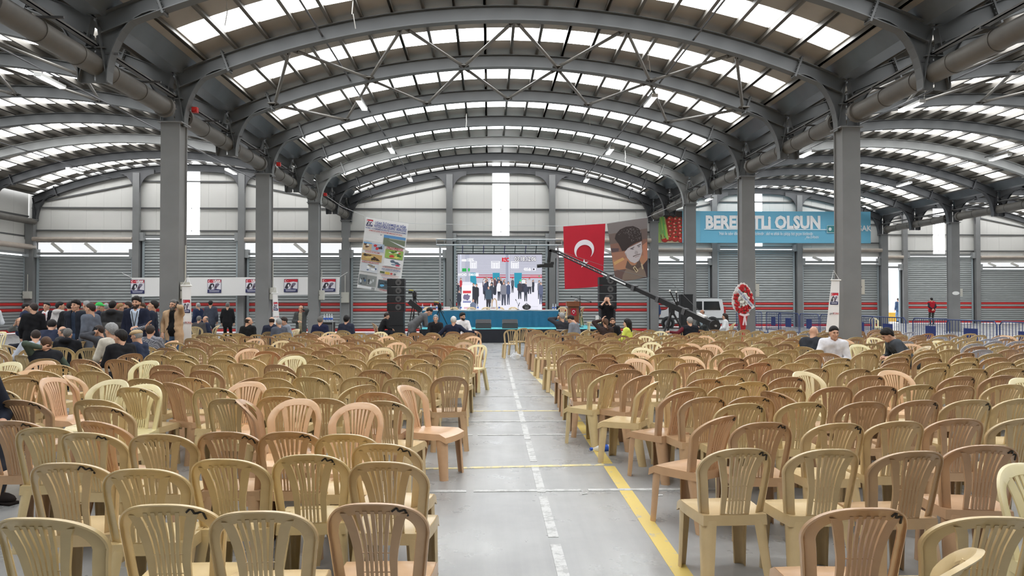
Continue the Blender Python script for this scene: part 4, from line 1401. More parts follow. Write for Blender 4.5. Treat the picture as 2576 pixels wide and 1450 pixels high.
person('seated grey-haired person in black sweater with white stripes', 1413, 788, 22.6, 24, sit=True, lean=10, top=(44,44,52), topm=stripe_m, hc='grey', L='phone', R='lap', chair='y', build=1.05)
person('seated person in grey jacket with head lowered', 1436, 796, 22.2, 58, sit=True, lean=18, hpitch=24, top=(122,126,136), hc='black', L='lap', R='lap', chair='y')
person('standing person in black t-shirt with both hands at the face', 1528, 745, 25.4, 160, top=(26,26,28), bottom=(30,30,34), hc='black', hair='short', L='face', R='face', beardk=('beard',), hem=0.05, sleeves=False, collar=False)
person('seated person in brown jacket with a blond braid', 1523, 803, 20.2, 14, sit=True, lean=12, top=(58,46,44), hair='braid', hc='brown', L='headtop', R='lap', chair='p')
person('seated bearded person in black sweater facing the viewer', 1541, 801, 21.6, 176, sit=True, lean=6, top=(28,28,30), hc='brown', beardk=('beard',), L='lap', R='lap', chair='p')
person('seated person in lime top with long black hair', 1577, 804, 19.9, 62, sit=True, lean=6, top=(206,216,96), hair='long', hc='black', skin='l', L='lap', R='lap', chair='p', build=0.85, belly=0)
person('seated person in blue jacket behind the lectern', 1449, 753, 34.6, 70, sit=True, lean=10, top=(66,76,110), hc='grey', z0=0.56, L='lap', R='lap', chair='y')
# right side
person('standing person in blue suit and red tie beside the van', 1650, 757, 44.0, 160, hyaw=-20, top=(58,74,108), shirt=(226,226,230), tie=(170,40,50), bottom=(58,72,104), hc='dark', hem=0.14)
person('seated grey-haired person in black vest with maroon sleeves', 1735, 799, 20.3, 4, sit=True, lean=10, top=(30,31,38), vest=(96,34,44), hc='grey', L=(-0.58,0.16,0.92), R='lap', chair='p', build=1.08)
person('seated person in grey jacket behind the crane boom', 1766, 780, 29.0, 120, sit=True, lean=10, top=(70,72,72), shirt=(170,186,196), hair='ring', hc='dark', skin='d', chair='p', L='lap', R='lap')
person('seated person in white top with long dark hair', 1823, 790, 28.4, 80, sit=True, lean=8, top=(226,226,228), hair='long', hc='dark', chair='y', L='lap', R='lap', build=0.88)
person('seated bald person in black and mustard padded vest leaning right', 2047, 823, 14.2, -42, sit=True, lean=30, top=(46,48,54), vest=(184,134,58), hair=None, skin='m', L='knees', R='knees', chair='y', build=1.1)
person('seated person in white shirt facing the viewer', 2098, 822, 13.2, 158, sit=True, lean=18, hyaw=18, side=-4, top=(222,222,228), hc='black', hair='short', L='lap', R='knees', chair='p', build=1.08)
person('seated person in dark grey shirt bowing to the left', 2232, 831, 13.9, 84, sit=True, lean=40, hpitch=14, top=(70,74,80), hc='black', hair='thick', L='knees', R='knees', chair='y', build=1.1)
person('standing person in red vest with hands behind the back', 2343, 748, 53.0, -10, top=(168,34,46), vest=(46,42,50), bottom=(70,72,70), hc='black', L='behind', R='behind', hem=0.05)
person('standing person in blue jacket out in the bright doorway', 2259, 751, 59.5, 10, top=(70,90,120), bottom=(96,124,160), hc='dark')

# ---- phones held at the ear
for i, (p, rz, lab) in enumerate(PHONES):
    o = part('mobile_phone', MB().cbox((0,0,0),(0.012,0.075,0.15)), black_m, None, loc=p, rot=(0.5,0,rz), label='black mobile phone held by the ' + ' '.join(lab.split()[:8]), cat='phone', group='phones held at the ear')

# ================================================================== rows of chairs and their objects
def free(x, y, r=0.40):
    for c in CHAIRS:
        if (c[0]-x)**2 + (c[1]-y)**2 < r*r: return False
    for bx, by, br in BLOCKED:
        if (bx-x)**2 + (by-y)**2 < br*br: return False
    return True
BLOCKED += [(XL, y, 0.6) for y in ROWY] + [(XR, y, 0.6) for y in ROWY]
def pickc():
    t = rnd.random()
    return 'y' if t < 0.50 else 'p' if t < 0.93 else 'q' if t < 0.96 else 'c' if t < 0.985 else 'o'
yrow = [6.9+0.9*i for i in range(19)]
for ri, y in enumerate(yrow):
    row = 7+ri
    ph = rnd.uniform(-0.1, 0.1)
    if y < 20.6:
        x = -0.48 + ph*0.5
        edge = -0.70*y-0.3
        while x > max(edge, -9.6 if y > 11 else -9.9):
            jx, jy = rnd.gauss(0,0.025), rnd.gauss(0,0.05)
            c = pickc(); rz = rnd.gauss(0, 5)
            t = rnd.random()
            if t < 0.06: rz += rnd.choice((-1,1))*rnd.uniform(20,60)
            elif t < 0.09 and y > 8.5: rz += 180
            if c == 'c' or c == 'q': rz = 180+rnd.gauss(0,8)
            if y > 11.5 and x < -5.6-(y-11.5)*0.22:
                if rnd.random() < 0.42: x -= 0.5; continue
                rz += rnd.uniform(-40, 40)
            if free(x+jx, y+jy): CHAIRS.append((x+jx, y+jy, math.radians(rz), c, 'L', row, 0))
            x -= rnd.uniform(0.455, 0.515)
    x = 1.30 + ph*0.5 + (0.12 if y < 9 else 0)
    edge = 0.735*y+0.6
    if y < 22.4:
        lim = 13.2 if y < 20 else 11.5
        while x < min(edge, lim):
            jx, jy = rnd.gauss(0,0.025), rnd.gauss(0,0.05)
            c = pickc(); rz = rnd.gauss(0, 5); t = rnd.random()
            if t < 0.05: rz += rnd.choice((-1,1))*rnd.uniform(20,60)
            if c == 'c' or c == 'q': rz = 180+rnd.gauss(0,8)
            if y > 13 and x > 7.5 and rnd.random() < 0.22: c = 'g'
            if y > 19 and rnd.random() < 0.25: x += 0.48; continue
            if free(x+jx, y+jy): CHAIRS.append((x+jx, y+jy, math.radians(rz), c, 'R', row, 0))
            x += rnd.uniform(0.455, 0.515)
chair_px(2195, 800, 178, 'c', 'S', 'lone')   # the lone cream chair past the rows
CHAIRS.sort(key=lambda c: c[1])
# seat numbers counted from the aisle inside each row
seatno = {}
for side in 'LR':
    rows = {}
    for i, c in enumerate(CHAIRS):
        if c[4] == side: rows.setdefault(c[5], []).append((abs(c[0]-0.45), i))
    for r, lst in rows.items():
        for k, (d, i) in enumerate(sorted(lst)): seatno[i] = k
BASECOL = CC
def chair_label(i, c):
    col = CW[c[3]]
    turned = abs(((math.degrees(c[2])+180) % 360)-180) > 120
    if c[4] == 'S':
        if c[5] == 'lone': return 'lone pale cream plastic chair standing empty near the blue barriers'
        return f'{col} plastic chair under the {" ".join(c[5].split()[:10])}'
    s = 'left' if c[4] == 'L' else 'right'
    return f'{col} plastic chair{" turned round," if turned else ","} row {ORD[c[5]-1]} {s} of the aisle, seat {ORD[seatno[i]]} from it'
def build_chair(i, c, lod):
    x, y, rz, ck, side, row, lean = c
    rr = random.Random(i*31+5)
    base = CC[ck]; f = 1+rr.uniform(-0.07, 0.07)
    col = tuple(min(1, q*f*(1+rr.uniform(-0.02,0.02))) for q in base)
    z0 = 0.56 if side == 'S' and 'lectern' in str(row) else 0.0
    lab = chair_label(i, c); grp = 'plastic stacking chairs'
    if lod == 2:
        return ob('plastic_chair', M_WHOLE, None, (x,y,z0), (0,0,rz), lab, 'chair', grp, None, col)
    r = empty('plastic_chair', (x,y,z0), rz, lab, 'chair', grp)
    ob('seat', M_SEAT, r, color=col)
    if lod == 0:
        b = ob('backrest', M_LOOP, r, color=col)
        for m in M_SLATS: ob('slat', m, b, color=col)
    else: b = ob('backrest', M_BACK2, r, color=col)
    for m in M_LEGS: ob('leg', m, r, color=col)
    if ck in 'ypo' and rr.random() < 0.72: ob('marker_letter', rr.choice(M_LET), b)
    return r
inview = []
for i, c in enumerate(CHAIRS):
    inview.append(i)
single = [i for i in inview if CHAIRS[i][4] == 'S']
rest = [i for i in inview if CHAIRS[i][4] != 'S']
near = (single + rest)
near.sort(key=lambda i: CHAIRS[i][1])
keep = set(single)
for i in near:
    if len(keep) >= 305: break
    keep.add(i)
lod0 = 0
for i in sorted(keep, key=lambda i: CHAIRS[i][1]):
    y = CHAIRS[i][1]
    build_chair(i, CHAIRS[i], 0 if y < 8.6 else 1 if y < 13 else 2)
# all further chairs, past the count that can be told apart, as one mass
far_v, far_f, far_c = [], [], []
letters = MB()
for i in inview:
    if i in keep: continue
    x, y, rz, ck, side, row, lean = CHAIRS[i]
    M = Matrix.Translation((x,y,0)) @ Matrix.Rotation(rz, 4, 'Z'); o = len(far_v)
    far_v += [tuple(M @ Vector(p)) for p in FAR.v]; far_f += [tuple(q+o for q in f) for f in FAR.f]
    rr = random.Random(i*31+5); f = 1+rr.uniform(-0.07,0.07)
    far_c += [(*[q*f for q in CC[ck]], 1)]*len(FAR.v)
if far_v:
    fm = bpy.data.materials.new('far_chair_plastic'); fm.use_nodes = True
    an = fm.node_tree.nodes.new('ShaderNodeAttribute'); an.attribute_name = 'tint'
    fm.node_tree.links.new(an.outputs['Color'], fm.node_tree.nodes['Principled BSDF'].inputs['Base Color'])
    fm.node_tree.nodes['Principled BSDF'].inputs['Roughness'].default_value = 0.36
    me = bpy.data.meshes.new('distant_chairs'); me.from_pydata(far_v, [], far_f); me.materials.append(fm)
    ca = me.color_attributes.new('tint', 'FLOAT_COLOR', 'POINT')
    ca.data.foreach_set('color', np.array(far_c, np.float32).ravel())
    ob('distant_chairs', me, None, label='mass of tan plastic chairs in the farthest rows towards the stage', cat='chairs', kind='stuff')
print('CHAIRS', len(CHAIRS), 'kept', len(keep))

# ================================================================== PRINTED SURFACES
def attr_mat(name, emit=0.0, rough=0.6):
    m = bpy.data.materials.new(name); m.use_nodes = True
    nt = m.node_tree; b = nt.nodes['Principled BSDF']
    a = nt.nodes.new('ShaderNodeAttribute'); a.attribute_name = 'ink'
    nt.links.new(a.outputs['Color'], b.inputs['Base Color'])
    b.inputs['Roughness'].default_value = rough
    if emit:
        b.inputs['Base Color'].default_value = (0.02,0.02,0.02,1)
        for l in list(b.inputs['Base Color'].links): nt.links.remove(l)
        nt.links.new(a.outputs['Color'], b.inputs['Emission Color']); b.inputs['Emission Strength'].default_value = emit
    return m
ink_m = attr_mat('printed_ink'); led_m = attr_mat('led_pixels', 1.0)
class Print:
    """flat coloured shapes in s (0..1 across) and t (0..1 down) on a quad TL, TR, BL, BR"""
    def __init__(s, TL, TR, BL, BR, step=0.0012):
        s.q = [Vector(p) for p in (TL, TR, BL, BR)]; s.v = []; s.f = []; s.c = []; s.n = 0; s.step = step
        s.nrm = (s.q[1]-s.q[0]).cross(s.q[2]-s.q[0]).normalized()
        if s.nrm.y > 0: s.nrm = -s.nrm
    def pos(s, a, b, lift=0.0):
        TL, TR, BL, BR = s.q
        return (TL*(1-a)+TR*a)*(1-b)+(BL*(1-a)+BR*a)*b + s.nrm*lift
    def poly(s, pts, col):
        s.n += 1; o = len(s.v)
        for a, b in pts: s.v.append(tuple(s.pos(a, b, 0.003+s.step*s.n*0.5)))
        s.f.append(tuple(range(o, o+len(pts)))); s.c += [(*srgb(*col), 1)]*len(pts)
    def rect(s, a0, b0, a1, b1, col): s.poly([(a0,b0),(a0,b1),(a1,b1),(a1,b0)], col)
    def disc(s, a, b, ra, rb, col, n=20, a0=0, a1=2*math.pi): s.poly([(a+ra*math.cos(a0+(a1-a0)*i/n), b+rb*math.sin(a0+(a1-a0)*i/n)) for i in range(n)], col)
    def blob(s, a, b, ra, rb, col, seed=0, n=14, rough=0.3):
        r = random.Random(seed)
        s.poly([(a+ra*(1+r.uniform(-rough,rough))*math.cos(2*math.pi*i/n), b+rb*(1+r.uniform(-rough,rough))*math.sin(2*math.pi*i/n)) for i in range(n)], col)
    def build(s, name, m, parent):
        me = bpy.data.meshes.new(name); me.from_pydata(s.v, [], s.f); me.materials.append(m)
        ca = me.color_attributes.new('ink', 'FLOAT_COLOR', 'POINT'); ca.data.foreach_set('color', np.array(s.c, np.float32).ravel())
        o = ob(name, me, None)
        if parent is not None:
            o.parent = parent; o.matrix_parent_inverse = parent.matrix_basis.inverted()
        return o
def cloth(name, TL, TR, BL, BR, m, parent, th=0.006, wave=0.0, nu=12, nv=12, seed=1):
    r = random.Random(seed); ph = r.uniform(0,6); q = [Vector(p) for p in (TL,TR,BL,BR)]
    g = []
    for i in range(nv+1):
        b = i/nv; row = []
        for j in range(nu+1):
            a = j/nu; p = (q[0]*(1-a)+q[1]*a)*(1-b)+(q[2]*(1-a)+q[3]*a)*b
            row.append(p + Vector((0, wave*(1.2+math.sin(a*9+ph+b*2))*(0.3+b), 0)))
        g.append(row)
    o = part(name, MB().sheet(g, th), m, None, smooth=True)
    if parent is not None:
        o.parent = parent; o.matrix_parent_inverse = parent.matrix_basis.inverted()
    return o
def ptext(name, s, pr, a, b, size, m, parent, align='CENTER', bold=0.0, sx=1.0, lift=0.02, shear=0.0):
    """text lying on the Print quad"""
    ex = (pr.q[1]-pr.q[0]).normalized()
    rot = Euler((math.pi/2, -math.atan2(ex.z, ex.x), 0), 'XYZ')
    M = Matrix.Rotation(-math.atan2(ex.z, math.hypot(ex.x, ex.y)), 4, 'Y') @ Matrix.Rotation(math.pi/2, 4, 'X')
    o = text(name, s, size, m, None, pr.pos(a, b, lift), align=align, bold=bold, sx=sx, shear=shear)
    o.rotation_euler = M.to_euler()
    if parent is not None:
        o.parent = parent; o.matrix_parent_inverse = parent.matrix_basis.inverted()
    return o
whitecloth = mat('white_vinyl_banner', srgb(232,230,228), 0.55)
redcloth = mat('red_flag_cloth', srgb(190,22,44), 0.75, 0.0, 0.06, 3)
bluec = mat('sky_blue_board', srgb(112,184,214), 0.55)
t_white = mat('white_lettering', srgb(244,244,244), 0.5); t_blue = mat('blue_lettering', srgb(44,64,140), 0.5); t_red = mat('red_lettering', srgb(186,40,46), 0.5); t_grey = mat('grey_lettering', srgb(110,110,116), 0.5)

def logo(pr, a, b, ra, rb):
    """the square emblem with a red band, two cattle heads and a blue foot"""
    L = lambda x, y: (a+x*ra, b+y*rb)
    def P(pts, col): pr.poly([L(x,y) for x,y in pts], col)
    P([(-0.94,-1),(-1,-0.94),(-1,0.94),(-0.94,1),(0.94,1),(1,0.94),(1,-0.94),(0.94,-1)], (60,58,92))
    P([(-0.95,-0.95),(-0.95,0.5),(0.95,0.5),(0.95,-0.95)], (226,222,228))
    P([(-0.95,-0.95),(-0.95,-0.52),(-0.3,-0.5),(0.3,-0.62),(0.95,-0.52),(0.95,-0.95)], (200,30,48))
    pts = [L(-0.72+0.16*math.cos(t), -0.74+0.16*math.sin(t)) for t in np.linspace(0.6, 5.7, 12)] + [L(-0.68+0.12*math.cos(t), -0.74+0.12*math.sin(t)) for t in np.linspace(5.6, 0.7, 12)]
    pr.poly(pts, (245,240,240)); pr.blob(*L(-0.45,-0.74), 0.05*ra, 0.05*rb, (245,240,240), 3, 6)
    P([(-0.9,0.35),(-0.7,-0.1),(-0.55,-0.4),(-0.2,-0.42),(0.0,-0.2),(-0.1,0.1),(-0.35,0.3),(-0.5,0.5)], (44,40,52))
    P([(-0.1,0.45),(0.0,0.05),(0.2,-0.35),(0.5,-0.45),(0.75,-0.3),(0.55,0.0),(0.35,0.2),(0.3,0.5)], (120,112,130))
    P([(-0.45,-0.1),(-0.25,-0.25),(-0.2,0.1),(-0.4,0.25)], (232,228,232)); P([(0.1,0.1),(0.3,-0.1),(0.32,0.2),(0.15,0.4)], (70,44,54))
    P([(-0.9,0.45),(-0.9,0.92),(0.9,0.92),(0.9,0.5),(0.3,0.42),(-0.3,0.55)], (38,42,92))
    P([(-0.75,0.62),(-0.75,0.68),(0.75,0.68),(0.75,0.62)], (228,228,236)); P([(-0.7,0.78),(-0.7,0.83),(0.7,0.83),(0.7,0.78)], (228,228,236))

# ---- long white banner across the left shutters
Y = 40.05
TL, TR, BL, BR = at(331,699,Y), at(855,697,Y), at(331,747,Y), at(853,741,Y)
r = empty('wall_banner', TL, label='long white banner with a row of cattle emblems across the left shutters', cat='banner')
cloth('cloth', TL, TR, BL, BR, whitecloth, r, wave=0.012, nu=40, nv=4)
pr = Print(TL, TR, BL, BR)
for u in (346,442,539,635,732,828):
    a = (u-331)/524; logo(pr, a, 0.48, 17.5/524, 0.37)
pr.build('emblem_print', ink_m, r)
for u in (346,442,539,635,732,828): ptext('lettering', 'UŞAK', pr, (u-331+6)/524, 0.205, 0.15, t_white, r, bold=0.008, lift=0.03)
for c in (TL, TR): part('rope', MB().tube([c-Vector(r.location), c-Vector(r.location)+Vector((-0.5 if c is TL else 0.4,0,0.25))],0.012,5), white_m, r)

# ---- the tilted poster banner of the cattle breeders
Y = 33.72
TL = at(921,546,Y); ex = (at(1028,563,Y)-TL); ez = Vector((ex.z,0,-ex.x)).normalized()*3.2
TR, BL, BR = TL+ex, TL+ez+Vector((0.10,0,0)), TL+ex+ez+Vector((0.08,0,0.0))
r = empty('poster_banner', TL, label='tilted white poster banner with blue headline and farm photos', cat='banner')
cloth('cloth', TL, TR, BL, BR, whitecloth, r, wave=0.008)
pr = Print(TL, TR, BL, BR)
logo(pr, 0.10, 0.075, 0.075, 0.048)
def photo(a0, b0, a1, b1, base, blobs, seed):
    pr.rect(a0, b0, a1, b1, base); q = random.Random(seed)
    for col, n in blobs:
        for k in range(n):
            ra, rb = (a1-a0)*q.uniform(0.06,0.16), (b1-b0)*q.uniform(0.08,0.18)
            pr.blob(q.uniform(a0+ra*1.4,a1-ra*1.4), q.uniform(b0+rb*1.4,b1-rb*1.4), ra, rb, col, q.random())
pr.rect(0.02,0.195,0.45,0.325,(226,224,222)); pr.rect(0.38,0.21,0.42,0.225,(150,150,160))
for k in range(5): pr.rect(0.06,0.22+k*0.018,0.36-0.04*(k%2),0.223+k*0.018,(204,202,202))
pr.rect(0.47,0.205,0.98,0.36,(112,120,98)); pr.rect(0.47,0.205,0.98,0.245,(88,140,190)); pr.poly([(0.5,0.26),(0.98,0.33),(0.98,0.355),(0.6,0.275)],(220,222,226)); pr.rect(0.6,0.243,0.98,0.255,(160,160,150))
photo(0.02,0.345,0.22,0.455,(206,178,140),(((90,66,52),4),((230,224,214),2)),2); pr.rect(0.02,0.345,0.22,0.365,(110,160,206))
photo(0.225,0.345,0.51,0.455,(170,182,200),(((52,46,56),5),((200,60,66),3)),3)
photo(0.02,0.50,0.49,0.60,(196,160,104),(((88,62,40),6),((60,50,40),4),((214,190,120),3)),4)
photo(0.55,0.40,0.97,0.52,(150,178,90),(((220,210,110),3),((240,240,236),2),((206,70,60),2),((70,110,50),4)),5)
photo(0.55,0.53,0.97,0.63,(230,228,228),(((120,140,160),4),((90,100,116),3),((200,60,90),1)),6)
photo(0.02,0.64,0.43,0.755,(206,208,212),(((80,100,140),4),((150,140,120),3),((240,240,240),3)),7)
photo(0.02,0.80,0.21,0.945,(120,124,124),(((200,204,206),3),((70,74,78),3),((60,90,130),1)),8)
photo(0.22,0.80,0.43,0.945,(140,142,140),(((60,64,66),4),((196,198,200),3)),9)
photo(0.48,0.835,0.80,0.955,(76,86,92),(((40,50,56),3),((110,180,220),2)),10)
pr.rect(0.49,0.715,0.60,0.742,(96,104,70)); pr.rect(0.61,0.715,0.72,0.747,(210,180,80)); pr.disc(0.76,0.732,0.03,0.014,(200,70,70)); pr.disc(0.84,0.732,0.03,0.014,(120,122,126))
pr.rect(0.02,0.955,0.44,0.99,(220,220,220)); pr.rect(0.34,0.96,0.42,0.995,(150,150,150))
for b, a0, a1, col in ((0.755,0.5,0.95,(190,90,90)),(0.775,0.52,0.93,(190,90,90)),(0.795,0.55,0.9,(90,100,160)),(0.70,0.55,0.9,(150,150,160))):
    pr.rect(a0,b,a1,b+0.004,col)
pr.build('photo_print', ink_m, r)
for s, a, b, sz, m_, bo, sx in (('UŞAK İLİ DAMIZLIK SIĞIR',0.59,0.062,0.150,t_blue,0.003,0.80),('YETİŞTİRİCİLERİ  BİRLİĞİ',0.59,0.108,0.150,t_blue,0.003,0.80),('HİZMET DÖNEMİMİZDE BİRLİĞE KAZANDIRDIKLARIMIZ',0.5,0.148,0.082,t_blue,0.001,0.86),('DAMIZLIK DÜVE YETİŞTİRME MERKEZİ (70 dekar)',0.5,0.178,0.078,t_red,0.001,0.86),
        ('YEM-TOHUM-MAKİNA',0.76,0.372,0.09,t_red,0.001,0.8),('EKİPMAN HİZMETLERİ',0.76,0.392,0.09,t_red,0.001,0.8),('BUZAĞI KÜPELEME',0.26,0.477,0.09,t_red,0.001,0.85),('ANALİZ LABORATUVARI',0.24,0.622,0.085,t_red,0.001,0.8),
        ('TARSİM VE SİGORTA HİZMETLERİ',0.74,0.652,0.062,t_red,0.0005,0.85),('EGE GARANTİ SİGORTA',0.74,0.682,0.088,t_blue,0.001,0.85),('SÜT TOP',0.66,0.818,0.08,t_red,0.001,0.9),('YAPTIRILAN',0.62,0.975,0.07,t_red,0.001,0.9)):
    ptext('lettering', s, pr, a, b, sz, m_, r, bold=bo, sx=sx, lift=0.045)

# ---- the flag
TL, TR, BL, BR = at(1417,570,Y), at(1523,563,Y), at(1421,728,Y), at(1516,721,Y)
r = empty('national_flag', TL, label='hanging red flag with white crescent and star beside the stage', cat='flag')
cloth('cloth', TL, TR, BL, BR, redcloth, r, wave=0.012, nu=16, nv=16)
pr = Print(TL, TR, BL, BR)
asp = 104/159.0
def lune(cx, cz, R, r2, d, col):
    a1 = math.acos((R*R-r2*r2+d*d)/(2*d*R)); A = [];
    for i in range(33):
        t = math.pi/2+a1 + (2*math.pi-2*a1)*i/32
        A.append((cx+R*math.cos(t), cz-R*math.sin(t)*-asp*-1 if False else cz+R*asp*math.sin(t)*-1*-1))
    return A
# crescent opening downwards, star below it
R0, r0, dz = 0.245, 0.195, 0.075
out = []; cx, cz = 0.50, 0.395
th = math.acos((R0*R0+dz*dz-r0*r0)/(2*R0*dz))
for i in range(37):
    t = (math.pi/2+th) + (2*math.pi-2*th)*i/36
    out.append((cx+R0*math.cos(t), cz+R0*asp*math.sin(t)))
th2 = math.pi-math.acos((r0*r0+dz*dz-R0*R0)/(2*r0*dz))
inn = []
for i in range(1, 36):
    t = (math.pi/2+th2) + (2*math.pi-2*th2)*i/36
    inn.append((cx+r0*math.cos(t), cz+asp*(dz+r0*math.sin(t))))
pr.poly(out+inn[::-1], (236,228,232))
star = []
for i in range(10):
    rr_ = 0.118 if i % 2 == 0 else 0.047; t = -math.pi/2 + i*math.pi/5
    star.append((cx+rr_*math.cos(t), 0.615+rr_*asp*math.sin(t)))
pr.poly(star, (236,228,232))
o = pr.build('crescent_and_star', ink_m, r); o.location.y -= 0.012

# ---- portrait cloth: a uniformed figure in a tall dark fur hat, kept generic
TL, TR, BL, BR = at(1527,563,Y), at(1628,548,Y), at(1549,711,Y), at(1629,699,Y)
r = empty('portrait_banner', TL, label='brown portrait cloth showing a uniformed figure in tall fur hat', cat='banner')
cloth('cloth', TL, TR, BL, BR, mat('brown_print_cloth', srgb(118,104,98), 0.75), r, wave=0.012)
pr = Print(TL, TR, BL, BR, 0.0010)
pr.rect(0.0,0.0,1,0.18,(126,116,114)); pr.rect(0,0.18,1,0.35,(112,94,88)); pr.rect(0,0.35,1,0.5,(136,98,84)); pr.rect(0,0.5,1,0.62,(166,116,94)); pr.rect(0,0.62,1,0.8,(182,128,98)); pr.rect(0,0.8,1,1,(110,84,78))
pr.poly([(0.02,0.66),(0.3,0.60),(0.34,0.64),(0.04,0.71)],(206,160,104)); pr.poly([(0.86,0.45),(0.99,0.4),(0.99,0.7),(0.9,0.66)],(188,124,98)); pr.poly([(0,0.42),(0.22,0.44),(0.2,0.49),(0.02,0.49)],(92,72,74)); pr.poly([(0.82,0.8),(1,0.7),(1,1),(0.6,1)],(66,50,52))
pr.poly([(0.2,0.98),(0.24,0.9),(0.36,0.80),(0.42,0.70),(0.60,0.78),(0.76,0.68),(0.86,0.80),(0.93,0.9),(0.96,0.98),(0.6,1.0)],(132,112,98))
pr.poly([(0.34,0.78),(0.42,0.66),(0.52,0.76),(0.66,0.76),(0.75,0.64),(0.82,0.80),(0.6,0.86)],(96,78,70))
pr.poly([(0.56,0.80),(0.62,0.77),(0.72,0.86),(0.66,0.89)],(206,186,150)); pr.poly([(0.59,0.81),(0.62,0.79),(0.69,0.86),(0.66,0.87)],(96,70,50)); pr.poly([(0.80,0.76),(0.84,0.75),(0.88,0.84),(0.84,0.85)],(196,174,140))
pr.poly([(0.36,0.52),(0.46,0.46),(0.84,0.38),(0.85,0.55),(0.80,0.64),(0.74,0.70),(0.62,0.73),(0.50,0.69),(0.42,0.62)],(198,186,186))
pr.poly([(0.36,0.53),(0.40,0.53),(0.43,0.60),(0.39,0.58)],(176,160,158))
pr.poly([(0.66,0.52),(0.72,0.53),(0.74,0.58),(0.66,0.585),(0.63,0.56)],(172,158,158))
pr.poly([(0.52,0.475),(0.64,0.45),(0.64,0.463),(0.53,0.488)],(86,72,70)); pr.poly([(0.71,0.44),(0.82,0.42),(0.82,0.435),(0.72,0.452)],(86,72,70))
pr.disc(0.59,0.487,0.035,0.010,(120,112,116)); pr.disc(0.765,0.462,0.032,0.010,(120,112,116))
pr.poly([(0.58,0.605),(0.66,0.592),(0.80,0.582),(0.80,0.594),(0.66,0.606),(0.59,0.622)],(112,96,92)); pr.poly([(0.62,0.625),(0.78,0.612),(0.76,0.622),(0.66,0.634)],(160,132,130))
pr.poly([(0.30,0.49),(0.22,0.36),(0.14,0.27),(0.18,0.20),(0.30,0.13),(0.46,0.10),(0.64,0.105),(0.78,0.16),(0.84,0.24),(0.86,0.37),(0.70,0.385),(0.52,0.43),(0.40,0.49)],(56,44,42))
q = random.Random(4)
for k in range(70):
    a, b = q.uniform(0.5,0.82), q.uniform(0.13,0.36)
    pr.blob(a, b, 0.006, 0.0035, (170,164,160), k, 6)
for k in range(20): pr.blob(q.uniform(0.18,0.5), q.uniform(0.13,0.2)+0.02, 0.006, 0.0035, (150,142,138), k, 6)
o = pr.build('portrait_print', ink_m, r); o.location.y -= 0.014

# ---- the wire the cloths hang from
pts = [at(u,v,33.74) for u,v in ((800,478),(860,520),(921,545),(1028,562),(1227,567),(1417,569),(1523,562),(1628,547),(1722,505))]
part('hanging_wire', MB().tube(pts, 0.010, 5), mat('pale_wire', srgb(206,206,206), 0.5), None, label='pale wire strung between the columns carrying flag and banners', cat='wire')

# ---- the big blue board in the right nave
Y = 46.9
TL, TR, BL, BR = at(1646,531,Y), at(2190,531,Y), at(1646,611,Y), at(2190,608,Y)
BR.z = BL.z; TR.z = TL.z
r = empty('billboard', TL, label='long blue board with big white lettering and vegetables', cat='sign')
part('board', MB().box(0, TR.x-TL.x, 0, 0.12, BL.z-TL.z, 0), bluec, r)
for k in range(5):
    part('wall_strut', MB().bar((0.6+k*3.0,0.1,-0.3),(0.6+k*3.0,1.25,-0.3),0.06,0.06), steel_dk, r)
pr = Print(TL, TR, BL, BR)
S0 = lambda u: (u-1646)/544.0
pr.rect(0, 0, S0(1745), 1, (120,176,200)); pr.rect(0,0,S0(1718),1,(54,44,38))
pr.rect(0,0.84,S0(1712),1,(216,196,160))
q = random.Random(8)
for k in range(24):
    a, b = S0(1672)+(k%4)*0.024+q.uniform(-0.004,0.004), 0.30+(k//4)*0.115+q.uniform(-0.03,0.03)
    w_ = int(q.random()*40)
    pr.disc(a, b, 0.0155, 0.105, (132,24,22), 16); pr.disc(a, b-0.008, 0.0140, 0.094, (196-w_,50,40), 16); pr.disc(a-0.004, b-0.035, 0.0045, 0.025, (236,150,130), 8); pr.blob(a+0.003, b-0.06, 0.005, 0.02, (60,96,50), k, 8, 0.5)
for k in range(22):
    a = q.uniform(S0(1648),S0(1672)); b = q.uniform(0.35,0.8)
    pr.poly([(a,b-0.25),(a+0.007,b-0.26),(a+0.019,b+0.2),(a+0.011,b+0.22)], (104+int(q.random()*70),160+int(q.random()*40),96))
pr.rect(S0(1715),0,S0(1760),1,(124,184,208))
pr.rect(S0(1770),0.565,S0(2078),0.585,(240,246,248))
pr.rect(S0(2078),0.44,S0(2112),0.68,(200,226,232)); pr.rect(S0(2079),0.455,S0(2111),0.665,(60,134,138)); pr.disc(S0(2086),0.56,0.007,0.055,(230,240,240))
pr.build('vegetable_print', ink_m, r)
ptext('headline', 'BEREKETLi OLSUN', pr, S0(1918), 0.37, 1.08, t_white, r, bold=0.05, sx=0.83, lift=0.05)
ptext('slogan', "'Hak ile sabır dileyip bize gelen bizdendir , akıl ve ahlak ile çalışıp bizi geçen bizdendir.", pr, S0(1926), 0.71, 0.29, t_white, r, sx=0.60, lift=0.05)
ptext('slogan', '_Ahi EVRAN', pr, S0(2040), 0.82, 0.24, t_white, r, sx=0.7, lift=0.05, shear=0.15)
ptext('slogan', 'UŞAK', pr, S0(2167), 0.54, 0.5, t_white, r, bold=0.012, sx=0.9, lift=0.05)

